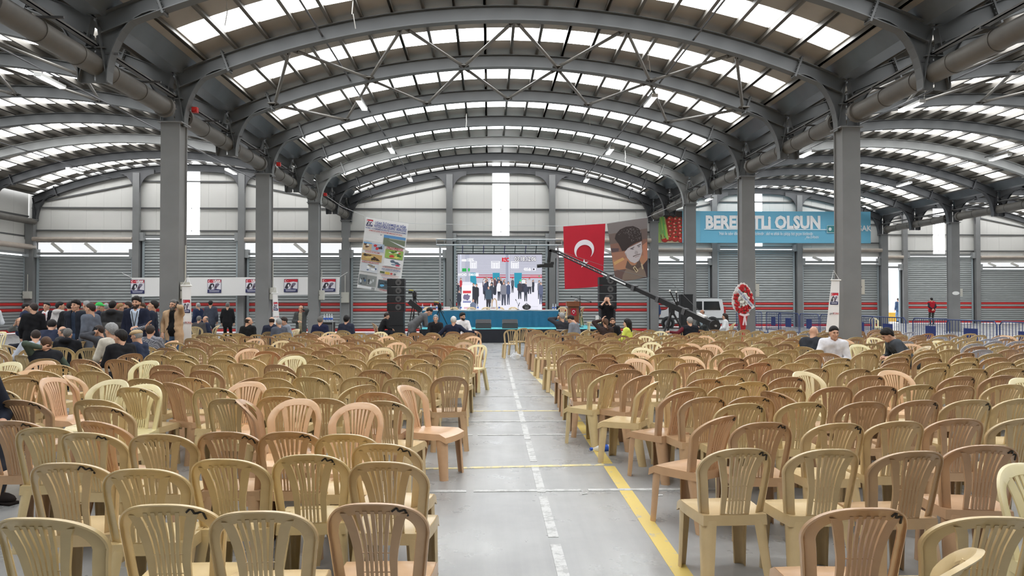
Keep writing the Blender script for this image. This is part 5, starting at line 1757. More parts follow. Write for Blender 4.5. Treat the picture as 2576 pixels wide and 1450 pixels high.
# ---- slim hanging banners on the columns
def slim_banner(u0, u1, v0, ub0, ub1, v1, Y, lab):
    TL, TR, BL, BR = at(u0,v0,Y), at(u1,v0,Y), at(ub0,v1,Y), at(ub1,v1,Y)
    BL.y -= 0.12; BR.y -= 0.12
    r = empty('column_banner', TL, label=lab, cat='banner', group='slim white column banners')
    cloth('cloth', TL, TR, BL, BR, whitecloth, r, nu=6, nv=10, wave=0.004)
    pr = Print(TL, TR, BL, BR)
    logo(pr, 0.5, 0.36, 0.40, 0.115); pr.build('emblem_print', ink_m, r)
    w = (TR-TL).length
    ptext('lettering', 'gen', pr, 0.30, 0.64, w*0.36, t_grey, r, lift=0.02); ptext('lettering', 'TÜRK', pr, 0.70, 0.645, w*0.30, t_red, r, lift=0.02)
    part('hanging_bar', MB().tube([TL-Vector(r.location)+Vector((-0.03,-0.01,0)), TR-Vector(r.location)+Vector((0.03,-0.01,0))], 0.016, 8), white_m, r)
    c = (TL+TR)/2-Vector(r.location)
    part('rope', MB().tube([TL-Vector(r.location), c+Vector((0,0.1,0.24)), TR-Vector(r.location)], 0.006, 5), white_m, r)
slim_banner(458,480,719, 462,487,864, 18.12, 'slim white banner hanging at the nearest left column behind the beige jacket')
slim_banner(686,698,738, 690,707,830, 25.5, 'slim white banner hanging at the second left column')
slim_banner(2092,2112,705, 2072,2104,836, 18.1, 'slim white banner hanging at the nearest right column')

# ================================================================== STAGE
skirt_m = mat('teal_table_skirt', srgb(30,104,138), 0.7, 0.0, 0.1, 6); carpet_m = mat('turquoise_carpet', srgb(90,186,196), 0.9, 0.0, 0.1, 20); navyc = mat('black_stage_skirt', srgb(38,40,48), 0.85, 0.0, 0.2, 4)
SY, SZ = 30.5, 0.56
sx0, sx1 = at(1055,862,SY).x, at(1512,862,SY).x
r = empty('stage', ((sx0+sx1)/2, SY, 0), label='low stage with turquoise top and black front cloth', cat='stage')
w = sx1-sx0
part('deck', MB().box(-w/2,w/2,0.02,6.6,SZ-0.06,SZ), carpet_m, r)
g = [[Vector((-w/2+w*j/60, 0.0+0.012*math.sin(j*1.9)*(1-i/3), 0.005+(SZ-0.02)*i/3)) for j in range(61)] for i in range(4)]
part('stage_skirt', MB().sheet(g, 0.006), navyc, r, smooth=True)
part('stage_skirt', MB().box(w/2-0.01,w/2,0.02,6.6,0.005,SZ-0.06), navyc, r); part('stage_skirt', MB().box(-w/2,-w/2+0.01,0.02,6.6,0.005,SZ-0.06), navyc, r)
# long table
TY = 32.6
tx0, tx1 = at(1062,800,TY).x, at(1405,800,TY).x; tw = tx1-tx0
r = empty('conference_table', ((tx0+tx1)/2, TY, SZ), label='long conference table on stage with white cloth and teal pleated skirt', cat='table')
part('table_top', MB().box(-tw/2,tw/2,0,0.75,0.70,0.73), white_m, r)
part('white_cloth', MB().box(-tw/2-0.01,tw/2+0.01,-0.015,0.76,0.73,0.742), mat('white_tablecloth', srgb(238,238,240), 0.8), r)
np_ = 140
g = [[Vector((-tw/2+tw*j/np_, -0.02-0.075*abs(math.sin(j*0.36+0.8*math.sin(j*0.11)))**1.5*(0.35+0.65*(1-i/4))-(0.05*(1-i/4)), 0.01+0.70*i/4 - (0.015*abs(math.sin(j*0.083+0.4)) if i == 4 else 0))) for j in range(np_+1)] for i in range(5)]
part('skirt', MB().sheet(g, 0.006), skirt_m, r, smooth=True)
for s in (-1,1):
    part('skirt', MB().box(s*tw/2-0.006,s*tw/2+0.006,0.0,0.75,0.01,0.72), skirt_m, r)
    for k in (0.05,0.7): part('leg', MB().box(s*(tw/2-0.1)-0.02,s*(tw/2-0.1)+0.02,k-0.02,k+0.02,0,0.70), steel_dk, r)
tz = SZ+0.742
clear_m = mat('clear_plastic', (0.9,0.93,0.95), 0.15, alpha=0.45); capb_m = mat('blue_cap', srgb(40,90,190), 0.4)
def bottle(x, y, z, lab, rot=(0,0,0), grp='water bottles', s=1.0, capm=None):
    r = empty('water_bottle', (x,y,z), label=lab, cat='bottle', group=grp, rot=rot)
    part('bottle_body', MB().lathe([(0.026*s,0),(0.031*s,0.02*s),(0.031*s,0.13*s),(0.029*s,0.14*s),(0.012*s,0.185*s),(0.011*s,0.205*s)], n=12), clear_m, r, smooth=True)
    part('bottle_cap', MB().lathe([(0.014*s,0.205*s),(0.014*s,0.225*s)], n=10), capm or white_m, r)
    part('bottle_label', MB().lathe([(0.0316*s,0.06*s),(0.0316*s,0.11*s)], n=12), capb_m, r)
names = ['first','second','third','fourth','fifth','sixth','seventh','eighth']
for i, u in enumerate((1063,1084,1098,1160,1202,1256,1391,1398)):
    p = at(u,780,TY+0.35); bottle(p.x, TY+0.3+0.1*(i%3), tz, f'small water bottle on the stage table, {names[i]} from the left', s=1.15, capm=white_m)
for i, (u, s_) in enumerate(((1124,'BAŞKAN'),(1240,'DİVAN'))):
    p = at(u,778,TY+0.15); r = empty('name_card', (p.x,TY+0.12,tz), label=f'white folded name card on the stage table, {"first" if i==0 else "second"} from the left', cat='name card', group='name cards')
    part('card', MB().prism([(-0.14,0),(0.14,0),(0.14,0.14),(-0.14,0.14)],0,0.01), white_m, r)
    text('lettering', s_, 0.06, t_red, r, (0,-0.003,0.075))
def desk_mic(u, i):
    p = at(u,770,TY+0.2); r = empty('desk_microphone', (p.x,TY+0.2,tz), label=f'thin black gooseneck microphone on the stage table, {names[i]} from the left', cat='microphone', group='gooseneck microphones')
    part('base', MB().lathe([(0.06,0),(0.055,0.025)], n=12), black_m, r); part('neck', MB().tube([(0,0,0.02),(0.01,0,0.22),(-0.08,-0.05,0.40)],0.007,6), black_m, r); part('capsule', MB().tube([(-0.08,-0.05,0.40),(-0.105,-0.065,0.46)],0.016,8), black_m, r)
for i, u in enumerate((1138,1303)): desk_mic(u, i)
p = at(1325,778,TY+0.2)
r = empty('camera_bag', (p.x,TY+0.3,tz), label='small black camera bag lying on the stage table', cat='bag')
part('bag_body', MB().ellip((0,0,0.12),(0.19,0.12,0.12),14,8), black_m, r, smooth='full'); part('strap', MB().tube([(-0.17,0,0.15),(0,-0.02,0.29),(0.17,0,0.15)],0.014,6), black_m, r); part('pocket', MB().cbox((0,-0.11,0.09),(0.16,0.05,0.11)), steel_dk, r)
# chairs behind the table
for i, u in enumerate((1075,1140,1186,1222,1257,1291,1415)):
    p = at(u,780,TY+1.15)
    o = empty('plastic_chair', (p.x, TY+1.2, SZ), math.pi+random.uniform(-0.1,0.1), f'tan plastic chair behind the stage table, {names[i]} from the left', 'chair', 'chairs behind the stage table')
    for m_, n_ in [(M_SEAT,'seat'),(M_BACK2,'backrest')] + [(q_,'leg') for q_ in M_LEGS]: ob(n_, m_, o, color=CC['y'])

# LED wall
Y = 36.0
A, B, C_, D_ = at(1151,640.5,Y), at(1363.5,640.5,Y), at(1151,781.5,Y), at(1363.5,781.5,Y)
C_.z = SZ+0.62; D_.z = C_.z; B.z = A.z
wS, hS = B.x-A.x, A.z-C_.z
r = empty('led_screen', ((A.x+B.x)/2, Y, SZ), label='large video screen on stage showing a crowd in a hall', cat='screen')
part('screen_cabinet', MB().box(-wS/2-0.01,wS/2+0.01,0.0,0.12,C_.z-SZ,A.z-SZ+0.06), black_m, r)
for s in (-1,0,1): part('support_leg', MB().box(s*wS*0.4-0.04,s*wS*0.4+0.04,0.02,0.1,0,C_.z-SZ), black_m, r)
pr = Print(A, B, C_, D_, 0.0006)
q = random.Random(12)
pr.rect(0,0,1,1,(200,200,214)); pr.rect(0,0.47,1,1,(236,234,246))
for k in range(18): pr.rect(0,0.01+k*0.024,1,0.016+k*0.024,(158,160,178))
pr.rect(0,0.36,1,0.50,(192,194,208)); pr.rect(0.2,0.355,1,0.368,(190,64,84)); pr.rect(0.2,0.388,1,0.412,(200,70,90)); pr.rect(0.86,0.375,1,0.39,(220,150,160))
pr.rect(0.09,0,0.14,0.5,(176,180,198)); pr.rect(0.57,0,0.62,0.52,(160,164,184)); pr.rect(0.605,0,0.614,0.5,(220,224,236)); pr.rect(0.03,0,0.045,0.3,(216,220,236))
for a0,b0,a1,b1 in ((0.148,0.115,0.228,0.245),(0.397,0.115,0.50,0.245),(0.63,0.12,0.725,0.245)):
    pr.rect(a0,b0,a1,b1,(244,244,250)); pr.rect(a0+0.01,b0+0.012,a1-0.01,b0+0.024,(170,170,186))
    for k in range(4):
        for c in range(3): pr.rect(a0+0.01+c*(a1-a0)*0.31,b0+0.045+k*0.02,a0+0.006+(c+0.75)*(a1-a0)*0.31,b0+0.052+k*0.02,(190,190,204))
pr.poly([(0.15,0.32),(0.15,0.47),(0.21,0.53),(0.225,0.5),(0.215,0.32)],(36,148,176)); pr.rect(0.415,0.32,0.498,0.44,(36,148,176)); pr.poly([(0.67,0.32),(0.672,0.57),(0.70,0.59),(0.735,0.56),(0.76,0.4),(0.76,0.32)],(36,148,176))
pr.rect(0.06,0.48,0.15,0.56,(236,236,244)); pr.rect(0.24,0.545,0.31,0.56,(244,244,250))
def sil(s, t0, t1, wd, c1, c2, hd=(214,170,150), hr=(60,50,50)):
    h = t1-t0; hw = wd/2
    pr.disc(s, t0+h*0.07, 0.011*(h/0.3)**0.5, h*0.07, hr, 12)
    pr.disc(s+0.001, t0+h*0.085, 0.009*(h/0.3)**0.5, h*0.055, hd, 10)
    pr.poly([(s-hw*0.4,t0+h*0.14),(s-hw,t0+h*0.2),(s-hw*1.05,t0+h*0.5),(s-hw*0.8,t0+h*0.56),(s+hw*0.8,t0+h*0.56),(s+hw*1.05,t0+h*0.5),(s+hw,t0+h*0.2),(s+hw*0.4,t0+h*0.14)], c1)
    pr.poly([(s-hw*0.75,t0+h*0.55),(s-hw*0.65,t1),(s-hw*0.2,t1),(s,t0+h*0.66),(s+hw*0.25,t1),(s+hw*0.65,t1),(s+hw*0.75,t0+h*0.55)], c2)
DK=(44,46,60)
for k in range(26):
    s = q.uniform(0.31,0.56); t = q.uniform(0.385,0.46); sil(s, t, t+0.26, 0.03, q.choice([DK,(70,76,100),(150,150,164),(96,70,76),(230,230,238)]), DK)
for k in range(6): s = q.uniform(0.75,0.95); sil(s, 0.42+q.uniform(0,0.04), 0.66, 0.03, q.choice([DK,(120,120,136),(226,226,236)]), DK)
for s,t0,t1,wd,c1,c2 in ((0.04,0.41,0.7,0.03,(190,50,60),DK),(0.01,0.5,0.72,0.03,DK,DK),(0.02,0.62,1,0.05,DK,DK),(0.65,0.41,0.67,0.035,(84,86,100),DK),(0.19,0.5,0.9,0.05,DK,DK),(0.225,0.51,0.93,0.055,(36,36,46),(36,36,46)),(0.33,0.45,0.8,0.04,(54,62,90),DK),(0.49,0.45,0.81,0.045,(240,238,244),DK),(0.545,0.47,0.89,0.075,(130,130,142),(70,72,88)),(0.60,0.47,0.88,0.045,(70,82,116),(60,66,90)),(0.735,0.46,0.78,0.055,(64,56,66),DK),(0.805,0.47,0.82,0.05,(60,62,80),DK),(0.78,0.42,0.58,0.045,(236,236,240),DK),(0.85,0.41,0.69,0.06,(206,204,212),DK),(0.965,0.45,0.78,0.04,(120,120,132),DK),(0.985,0.48,0.87,0.05,(96,102,130),(80,86,112)),(0.40,0.50,0.85,0.05,(60,66,80),DK)):
    sil(s,t0,t1,wd,c1,c2)
pr.disc(0.745,0.455,0.012,0.02,(70,200,140)); pr.disc(0.965,0.382,0.008,0.014,(70,190,130))
sil(0.365,0.55,0.98,0.07,(66,86,104),(44,40,48))
pr.poly([(0.40,0.80),(0.40,0.98),(0.41,0.98),(0.415,0.84),(0.43,0.78),(0.45,0.80),(0.46,0.98),(0.47,0.98),(0.465,0.80),(0.44,0.76)],(196,170,140))
pr.rect(0.05,0.54,0.175,1,(248,246,250)); pr.rect(0.064,0.635,0.16,0.68,(214,60,70)); pr.blob(0.11,0.745,0.04,0.055,(120,110,140),3); pr.rect(0.064,0.80,0.16,0.806,(60,70,150)); pr.rect(0.064,0.82,0.16,0.84,(70,80,160)); pr.rect(0.075,0.92,0.14,0.95,(226,180,196))
sil(0.185,0.77,1.25,0.07,(112,122,146),DK); pr.poly([(0.715,0.905),(0.73,0.84),(0.737,0.845),(0.722,0.91)],(60,60,70))
pr.rect(0.05,0.086,0.105,0.124,(250,250,252)); pr.rect(0.53,0.07,0.585,0.122,(120,100,130)); pr.rect(0.536,0.08,0.572,0.114,(240,240,246)); pr.rect(0.885,0.235,0.925,0.285,(240,240,250)); pr.rect(0.892,0.245,0.91,0.275,(50,40,60))
pr.rect(0.055,0.245,0.105,0.30,(30,170,80)); pr.disc(0.135,0.27,0.012,0.03,(40,190,90)); pr.rect(0.215,0.325,0.25,0.385,(236,236,246))
pr.rect(0.75,0.905,0.88,0.925,(222,220,232)); pr.rect(0.88,0.912,0.95,0.916,(160,160,176)); pr.rect(0.88,0.955,0.95,0.959,(160,160,176)); pr.rect(0.75,0.94,0.88,0.99,(226,224,236))
pr.build('screen_picture', led_m, r)
tled = emission_mat('led_white_text', (1,1,1), 1.1); tledr = emission_mat('led_red_text', srgb(220,40,50), 1.0); tledg = emission_mat('led_green_text', srgb(30,200,90), 1.0); tledk = emission_mat('led_dark_text', srgb(50,40,70), 0.6)
for s_, a, b, sz, m_, bo in (('100%',0.15,0.10,0.22,tled,0.004),('REC',0.565,0.098,0.26,tledr,0.012),('405dk',0.825,0.262,0.2,tled,0.004),('AVCHD  1080/50p',0.125,0.357,0.17,tled,0.004)):
    ptext('screen_text', s_, pr, a, b, sz, m_, r, bold=bo, sx=0.72, lift=0.12)
ptext('screen_text', '03:18:12:06', pr, 0.80, 0.083, 0.29, tledk, r, bold=0.022, sx=0.76, lift=0.118)
ptext('screen_text', '03:18:12:06', pr, 0.80, 0.083, 0.29, tled, r, bold=0.004, sx=0.76, lift=0.125)

# truss over the screen
alu = mat('aluminium_truss', srgb(176,178,180), 0.35, 0.6)
Y = 35.6
xa, xb = at(1098,610,Y).x, at(1413,610,Y).x; zt, zb = at(1230,603,Y).z, at(1230,617,Y).z
r = empty('lighting_truss', ((xa+xb)/2, Y, SZ), label='aluminium truss standing over the video screen', cat='truss')
xm = (xa+xb)/2
for yy, zz in ((-0.14,zt),(0.14,zt),(-0.14,zb),(0.14,zb)): part('chord', MB().tube([(xa-xm,yy,zz-SZ),(xb-xm,yy,zz-SZ)],0.028,8), alu, r, smooth=True)
nb = 16; mbz = MB()
for i in range(nb+1):
    x = xa-xm+(xb-xa)*i/nb
    mbz.tube([(x,-0.14,zb-SZ),(x,-0.14,zt-SZ)],0.014,6).tube([(x,0.14,zb-SZ),(x,0.14,zt-SZ)],0.014,6).tube([(x,-0.14,zt-SZ),(x,0.14,zt-SZ)],0.012,6)
part('lattice', mbz, alu, r)
for u in (1107,1403):
    x = at(u,700,Y).x-xm
    part('post', MB().tube([(x,0,0),(x,0,zb-SZ)],0.045,10).tube([(x,0,0),(x,0,0.5)],0.06,10), alu, r, smooth=True)
    part('foot_plate', MB().box(x-0.3,x+0.3,-0.3,0.3,0,0.02), alu, r); part('winch', MB().cbox((x,-0.1,0.75),(0.16,0.2,0.25)), black_m, r)
strap = mat('purple_strap', srgb(70,60,110), 0.7)
for i in range(8):
    u = 1164+i*26.5; p0 = at(u,619,Y); part('strap', MB().bar((p0.x-xm,-0.1,zb-SZ),(p0.x-xm-0.02,0.25,A.z-SZ+0.06),0.035,0.008), strap if i%2==0 else black_m, r)

# speakers
grille = mat('black_speaker_grille', srgb(34,34,37), 0.6, 0.0, 0.2, 30); cone_m = mat('speaker_cone', srgb(84,82,82), 0.5)
def speaker_stack(u, vt, vb, Y, lab, base_z=0.0):
    top = at(u,vt,Y).z; bot = at(u,vb,Y).z; x = at(u,vt,Y).x
    r = empty('speaker_stack', (x, Y, 0), label=lab, cat='speaker', group='tall speaker stacks')
    n = 4; h = (top-bot)/n
    for i in range(n):
        z0 = bot+i*h
        c = part('cabinet', MB().prism([(-0.34,z0+0.01),(0.34,z0+0.01),(0.34,z0+h-0.01),(-0.34,z0+h-0.01)],-0.02,0.42).box(-0.345,-0.32,-0.04,0.4,z0+0.03,z0+h-0.03).box(0.32,0.345,-0.04,0.4,z0+0.03,z0+h-0.03), grille, r)
        part('woofer', MB().tube([(0.1,-0.024,z0+h/2),(0.1,-0.045,z0+h/2)],[0.125,0.115],20), cone_m, c, smooth=True)
        part('dust_cap', MB().ellip((0.1,-0.046,z0+h/2),(0.045,0.02,0.045),12,6), grille, c)
        part('horn_louvre', MB().box(-0.3,-0.08,-0.035,-0.02,z0+0.05,z0+h-0.05), black_m, c)
    part('subwoofer', MB().box(-0.30,0.30,-0.03,0.5,0.72,bot), grille, r); part('subwoofer', MB().box(-0.31,0.31,-0.04,0.5,0.0,0.71), grille, r)
speaker_stack(996,701,784,30.0,'tall black speaker stack left of the stage')
speaker_stack(1529,697,780,29.8,'tall black speaker stack behind the person in black t-shirt')
x = at(1728,760,32.6).x
r = empty('speaker_cabinet', (x,32.6,0), label='tall black speaker cabinet in front of a right column by the van', cat='speaker')
part('cabinet', MB().box(-0.26,0.26,0,0.4,0.02,1.97), grille, r); part('rim', MB().box(-0.27,0.27,-0.01,0.41,1.93,1.98), black_m, r); part('grille_panel', MB().box(-0.24,0.24,-0.015,0,0.1,1.9), black_m, r); part('plinth', MB().box(-0.27,0.27,-0.01,0.41,0,0.06), black_m, r)
for i, u in enumerate((1216,1283)):
    p = at(u,820,31.0); r = empty('stage_monitor', (p.x, 30.95, SZ), label=f'black wedge monitor speaker on the stage front, {"left" if i==0 else "right"} of the pair', cat='speaker', group='wedge monitors')
    mb = MB(); w2 = 0.32; pf = [(0,0.02),(0.42,0.02),(0.42,0.18),(0.30,0.36),(0.02,0.10)]
    pf = [(-0.02,0.0),(0.40,0.0),(0.40,0.30),(0.26,0.36),(0.0,0.20)]
    k = len(pf); mb.add([(-w2,a_,b_) for a_,b_ in pf]+[(w2,a_,b_) for a_,b_ in pf], [tuple(range(k)),tuple(range(2*k-1,k-1,-1))]+[(j,j+k,(j+1)%k+k,(j+1)%k) for j in range(k)])
    part('cabinet', mb, mat('dark_monitor_grey', srgb(58,60,62), 0.6), r); part('grille_panel', MB().bar((-0.29,0.125,0.29),(0.29,0.125,0.29),0.29,0.012,up=(0,-0.53,0.85)), grille, r)
    part('handle', MB().tube([(w2,0.15,0.12),(w2+0.02,0.2,0.12),(w2,0.25,0.12)],0.012,6), black_m, r)
# lectern
wood = mat('brown_lectern_wood', srgb(150,84,52), 0.45, 0.0, 0.2, 5)
p = at(1443,790,33.0); r = empty('lectern', (p.x,33.0,SZ), label='brown wooden lectern with a small red crescent flag', cat='lectern')
part('body', MB().box(-0.235,0.235,0,0.35,0.06,0.92), wood, r); part('plinth', MB().box(-0.30,0.30,-0.05,0.42,0,0.06), wood, r)
part('desk_top', MB().prism([(-0.31,0.90),(0.31,0.90),(0.31,1.08),(-0.31,1.08)],-0.09,0.32), wood, r); part('desk_rim', MB().box(-0.32,0.32,-0.10,0.34,1.08,1.11), wood, r)
fl = part('small_flag', MB().box(-0.12,0.12,-0.012,-0.004,0.48,0.80), redcloth, r, label='small red flag with crescent')
pr = Print(Vector((p.x-0.12,33.0-0.012,SZ+0.80)),Vector((p.x+0.12,33.0-0.012,SZ+0.80)),Vector((p.x-0.12,33.0-0.012,SZ+0.48)),Vector((p.x+0.12,33.0-0.012,SZ+0.48)))
asp = 0.24/0.32; out = []; inn = []
for i in range(25): t = math.radians(120+300*i/24); out.append((0.5+0.26*math.cos(t),0.42+0.26*asp*math.sin(t)))
for i in range(25): t = math.radians(120+300*i/24); inn.append((0.5+0.19*math.cos(t),0.45+0.19*asp*math.sin(t)))
pr.poly(out+inn[::-1],(240,236,236)); pr.blob(0.5,0.64,0.09,0.07,(240,236,236),2,10,0.35); pr.build('flag_print', ink_m, r)
p = at(1459,790,32.4); r = empty('microphone_stand', (p.x,32.4,SZ), label='black boom microphone stand in front of the lectern', cat='microphone stand')
part('pole', MB().tube([(0,0,0.02),(0,0,1.36)],0.014,8), black_m, r); part('base', MB().lathe([(0.16,0),(0.15,0.025)],n=16), black_m, r)
e0, e1 = at(1436,746,32.4)-Vector((p.x,32.4,SZ)), at(1484,759,32.4)-Vector((p.x,32.4,SZ))
part('boom', MB().tube([e0,e1],0.011,8), black_m, r); part('capsule', MB().tube([e1,e1+Vector((0.07,0,-0.03))],0.026,10), black_m, r); part('counterweight', MB().tube([e0,e0+Vector((0.05,0,-0.015))],0.03,8), black_m, r)

# tripods with video cameras left of the table
def video_tripod(u, v, Y, lab, z0=0.0):
    p = at(u,v,Y); h = p.z-z0
    r = empty('video_camera_tripod', (p.x,Y,z0), label=lab, cat='camera', group='video cameras on tripods')
    part('camera_body', MB().cbox((0,0,h),(0.14,0.30,0.16)).cbox((0.0,-0.02,h+0.1),(0.05,0.2,0.05)), black_m, r)
    part('lens', MB().tube([(0,0.15,h),(0,0.32,h)],[0.05,0.06],12), black_m, r, smooth=True); part('viewfinder', MB().cbox((-0.16,-0.04,h+0.07),(0.16,0.06,0.07)), black_m, r); part('microphone', MB().tube([(-0.05,-0.1,h+0.15),(-0.22,0.05,h+0.17)],0.022,8), mat('yellow_foam', srgb(170,160,60), 0.8), r)
    part('fluid_head', MB().cbox((0,0,h-0.14),(0.12,0.12,0.12)), black_m, r); part('pan_handle', MB().tube([(0.04,-0.05,h-0.12),(0.2,-0.35,h-0.3)],0.014,6), black_m, r)
    for a in range(3):
        c, s = math.cos(a*2.09+0.5), math.sin(a*2.09+0.5); part('leg', MB().tube([(c*0.04,s*0.04,h-0.2),(c*0.42,s*0.42,0.0)],0.02,6), black_m, r)
video_tripod(1043,741,29.6,'tall tripod with a video camera beside the left speaker stack')
video_tripod(1106,770,31.6,'short tripod with a video camera in front of the stage table',SZ)
p0, p1 = at(1036,765,29.0), at(1052,776,29.0)
r = empty('light_stand', (p0.x+0.1,29.0,0), label='black padded case propped on a thin stand behind the grey suit', cat='case')
part('pad', MB().bar(p0-Vector((p0.x+0.1,29,0))+Vector((-0.1,0,0.1)), p1-Vector((p0.x+0.1,29,0))+Vector((0.12,0,-0.1)), 0.2, 0.2), black_m, r); part('pole', MB().tube([(0.0,0,1.4),(-0.25,0,0.02)],0.018,6), black_m, r); part('foot', MB().box(-0.4,-0.1,-0.15,0.15,0,0.02), black_m, r)

# small table with jug at the right end of the stage, rack with bottles on the left
p = at(1502,812,27.6); r = empty('side_table', (p.x,27.6,0), label='small cream plastic table behind the bearded person', cat='table')
tz2 = at(1502,811,27.6).z
part('table_top', MB().box(-0.35,0.35,-0.25,0.25,tz2-0.03,tz2), mat('cream_plastic', srgb(222,206,164), 0.5), r)
for a in (-0.3,0.3):
    for b in (-0.2,0.2): part('leg', MB().box(a-0.02,a+0.02,b-0.02,b+0.02,0,tz2-0.03), mat('cream_plastic', srgb(222,206,164), 0.5), r)
r2 = empty('glass_jug', (p.x+0.0,27.55,tz2), label='clear glass jug on the small cream table', cat='jug')
part('jug_body', MB().lathe([(0.06,0),(0.07,0.05),(0.065,0.2),(0.07,0.24)],n=14), clear_m, r2, smooth=True); part('handle', MB().tube([(0.066,0,0.2),(0.12,0,0.16),(0.066,0,0.06)],0.01,6), clear_m, r2)
p = at(824,822,26.4); tz3 = at(824,810,26.4).z
r = empty('equipment_rack', (p.x,26.4,0), label='black and silver equipment rack below the third left column', cat='rack')
part('case', MB().box(-0.18,0.18,0,0.4,0.0,tz3), black_m, r)
for z in (0.0,tz3-0.02): part('edge_rail', MB().box(-0.19,0.19,-0.01,0.41,z,z+0.025), alu, r)
for s in (-1,1): part('edge_rail', MB().box(s*0.18-0.012,s*0.18+0.012,-0.01,0.01,0,tz3), alu, r)
part('grille_panel', MB().box(-0.15,0.15,-0.012,0,tz3*0.3,tz3-0.1), steel_dk, r)
for i in range(4): bottle(p.x-0.13+i*0.085, 26.5, tz3, f'clear bottle standing on the equipment rack, {names[i]} from the left', s=1.2, grp='bottles on the rack')

# ---- camera crane
PR, PH = at(1794,817,22.8), at(1402,635,28.6)
d = PH-PR
r = empty('camera_crane', (PR.x,PR.y,0), label='long black camera crane with its boom slanting across the flag', cat='camera crane')
o_ = Vector((PR.x,PR.y,0))
def bp(t, up=0.0): return PR+d*t-o_+Vector((0,0,up))
part('boom_section', MB().bar(bp(-0.01),bp(0.30),0.16,0.17), black_m, r); part('boom_section', MB().bar(bp(0.29),bp(0.62),0.12,0.13), black_m, r)
part('boom_section', MB().bar(bp(0.61,0.05),bp(1.0,0.05),0.05,0.04).bar(bp(0.61,-0.05),bp(1.0,-0.05),0.05,0.04), black_m, r)
lat = MB()
for k in range(10):
    t = 0.62+k*0.038; lat.bar(bp(t,0.05),bp(t+0.019,-0.05),0.03,0.02).bar(bp(t+0.019,-0.05),bp(t+0.038,0.05),0.03,0.02)
part('lattice', lat, alu, r)
for t in (0.15,0.30,0.45,0.61): part('joint_collar', MB().bar(bp(t-0.008),bp(t+0.008),0.21,0.2), steel_dk, r)
part('white_lettering_strip', MB().bar(bp(0.50,0.0)+Vector((-0.05,-0.07,0.0)),bp(0.66,0.0)+Vector((-0.05,-0.07,0)),0.004,0.05), t_white, r)
part('tension_cable', MB().tube([bp(0.02,0.05),bp(0.22,0.95)+Vector((0,0,-0.25)),bp(0.62,0.3),bp(0.99,0.08)],0.006,5), steel_dk, r)
for k, (t, ua, va) in enumerate(((0.19,1685,732),(0.19,1701,735))):
    e = at(ua,va,PR.y+d.y*t)-o_; part('cable_mast', MB().tube([bp(t,0.02),e],0.02,6), black_m, r); part('mast_tip', MB().ellip(tuple(e),(0.035,0.035,0.035),8,6), white_m, r)
ft = bp(0.225); part('fulcrum', MB().bar(ft+Vector((0,0,-0.02)),ft+Vector((0,0,-0.32)),0.14,0.14), black_m, r)
for a in range(3):
    c, s = math.cos(a*2.09-0.4), math.sin(a*2.09-0.4)
    part('leg', MB().tube([ft+Vector((c*0.05,s*0.05,-0.25)), Vector((ft.x+c*0.75,ft.y+s*0.75,0.0))],0.035,8), black_m, r)
w0 = bp(-0.005)
for s in (-1,1): part('counterweight', MB().tube([w0+Vector((0.0,s*0.06-0.04,-0.02)),w0+Vector((0.0,s*0.06+0.04,-0.02))],0.17,24), black_m, r, smooth=True)
part('weight_bar', MB().tube([w0+Vector((0,-0.2,-0.02)),w0+Vector((0,0.2,-0.02))],0.03,10), alu, r)
part('control_unit', MB().bar(bp(0.04,0.1),bp(0.08,0.1),0.14,0.1), white_m, r)
hd = PH-o_; hb = at(1380,668,PH.y)-o_
part('remote_head', MB().bar(hd,hd+Vector((-0.3,0,0.08)),0.1,0.1).bar(hd+Vector((-0.28,0,0.08)),hb+Vector((0.0,0,0.1)),0.1,0.12), black_m, r)
part('video_camera', MB().cbox(tuple(hb),(0.34,0.22,0.16)).cbox(tuple(hb+Vector((-0.24,0,-0.02))),(0.18,0.12,0.12)).cbox(tuple(hb+Vector((0.14,0,0.08))),(0.12,0.1,0.1)), black_m, r); part('lens', MB().tube([hb+Vector((-0.3,0,-0.02)),hb+Vector((-0.44,0,-0.03))],0.07,12), black_m, r)

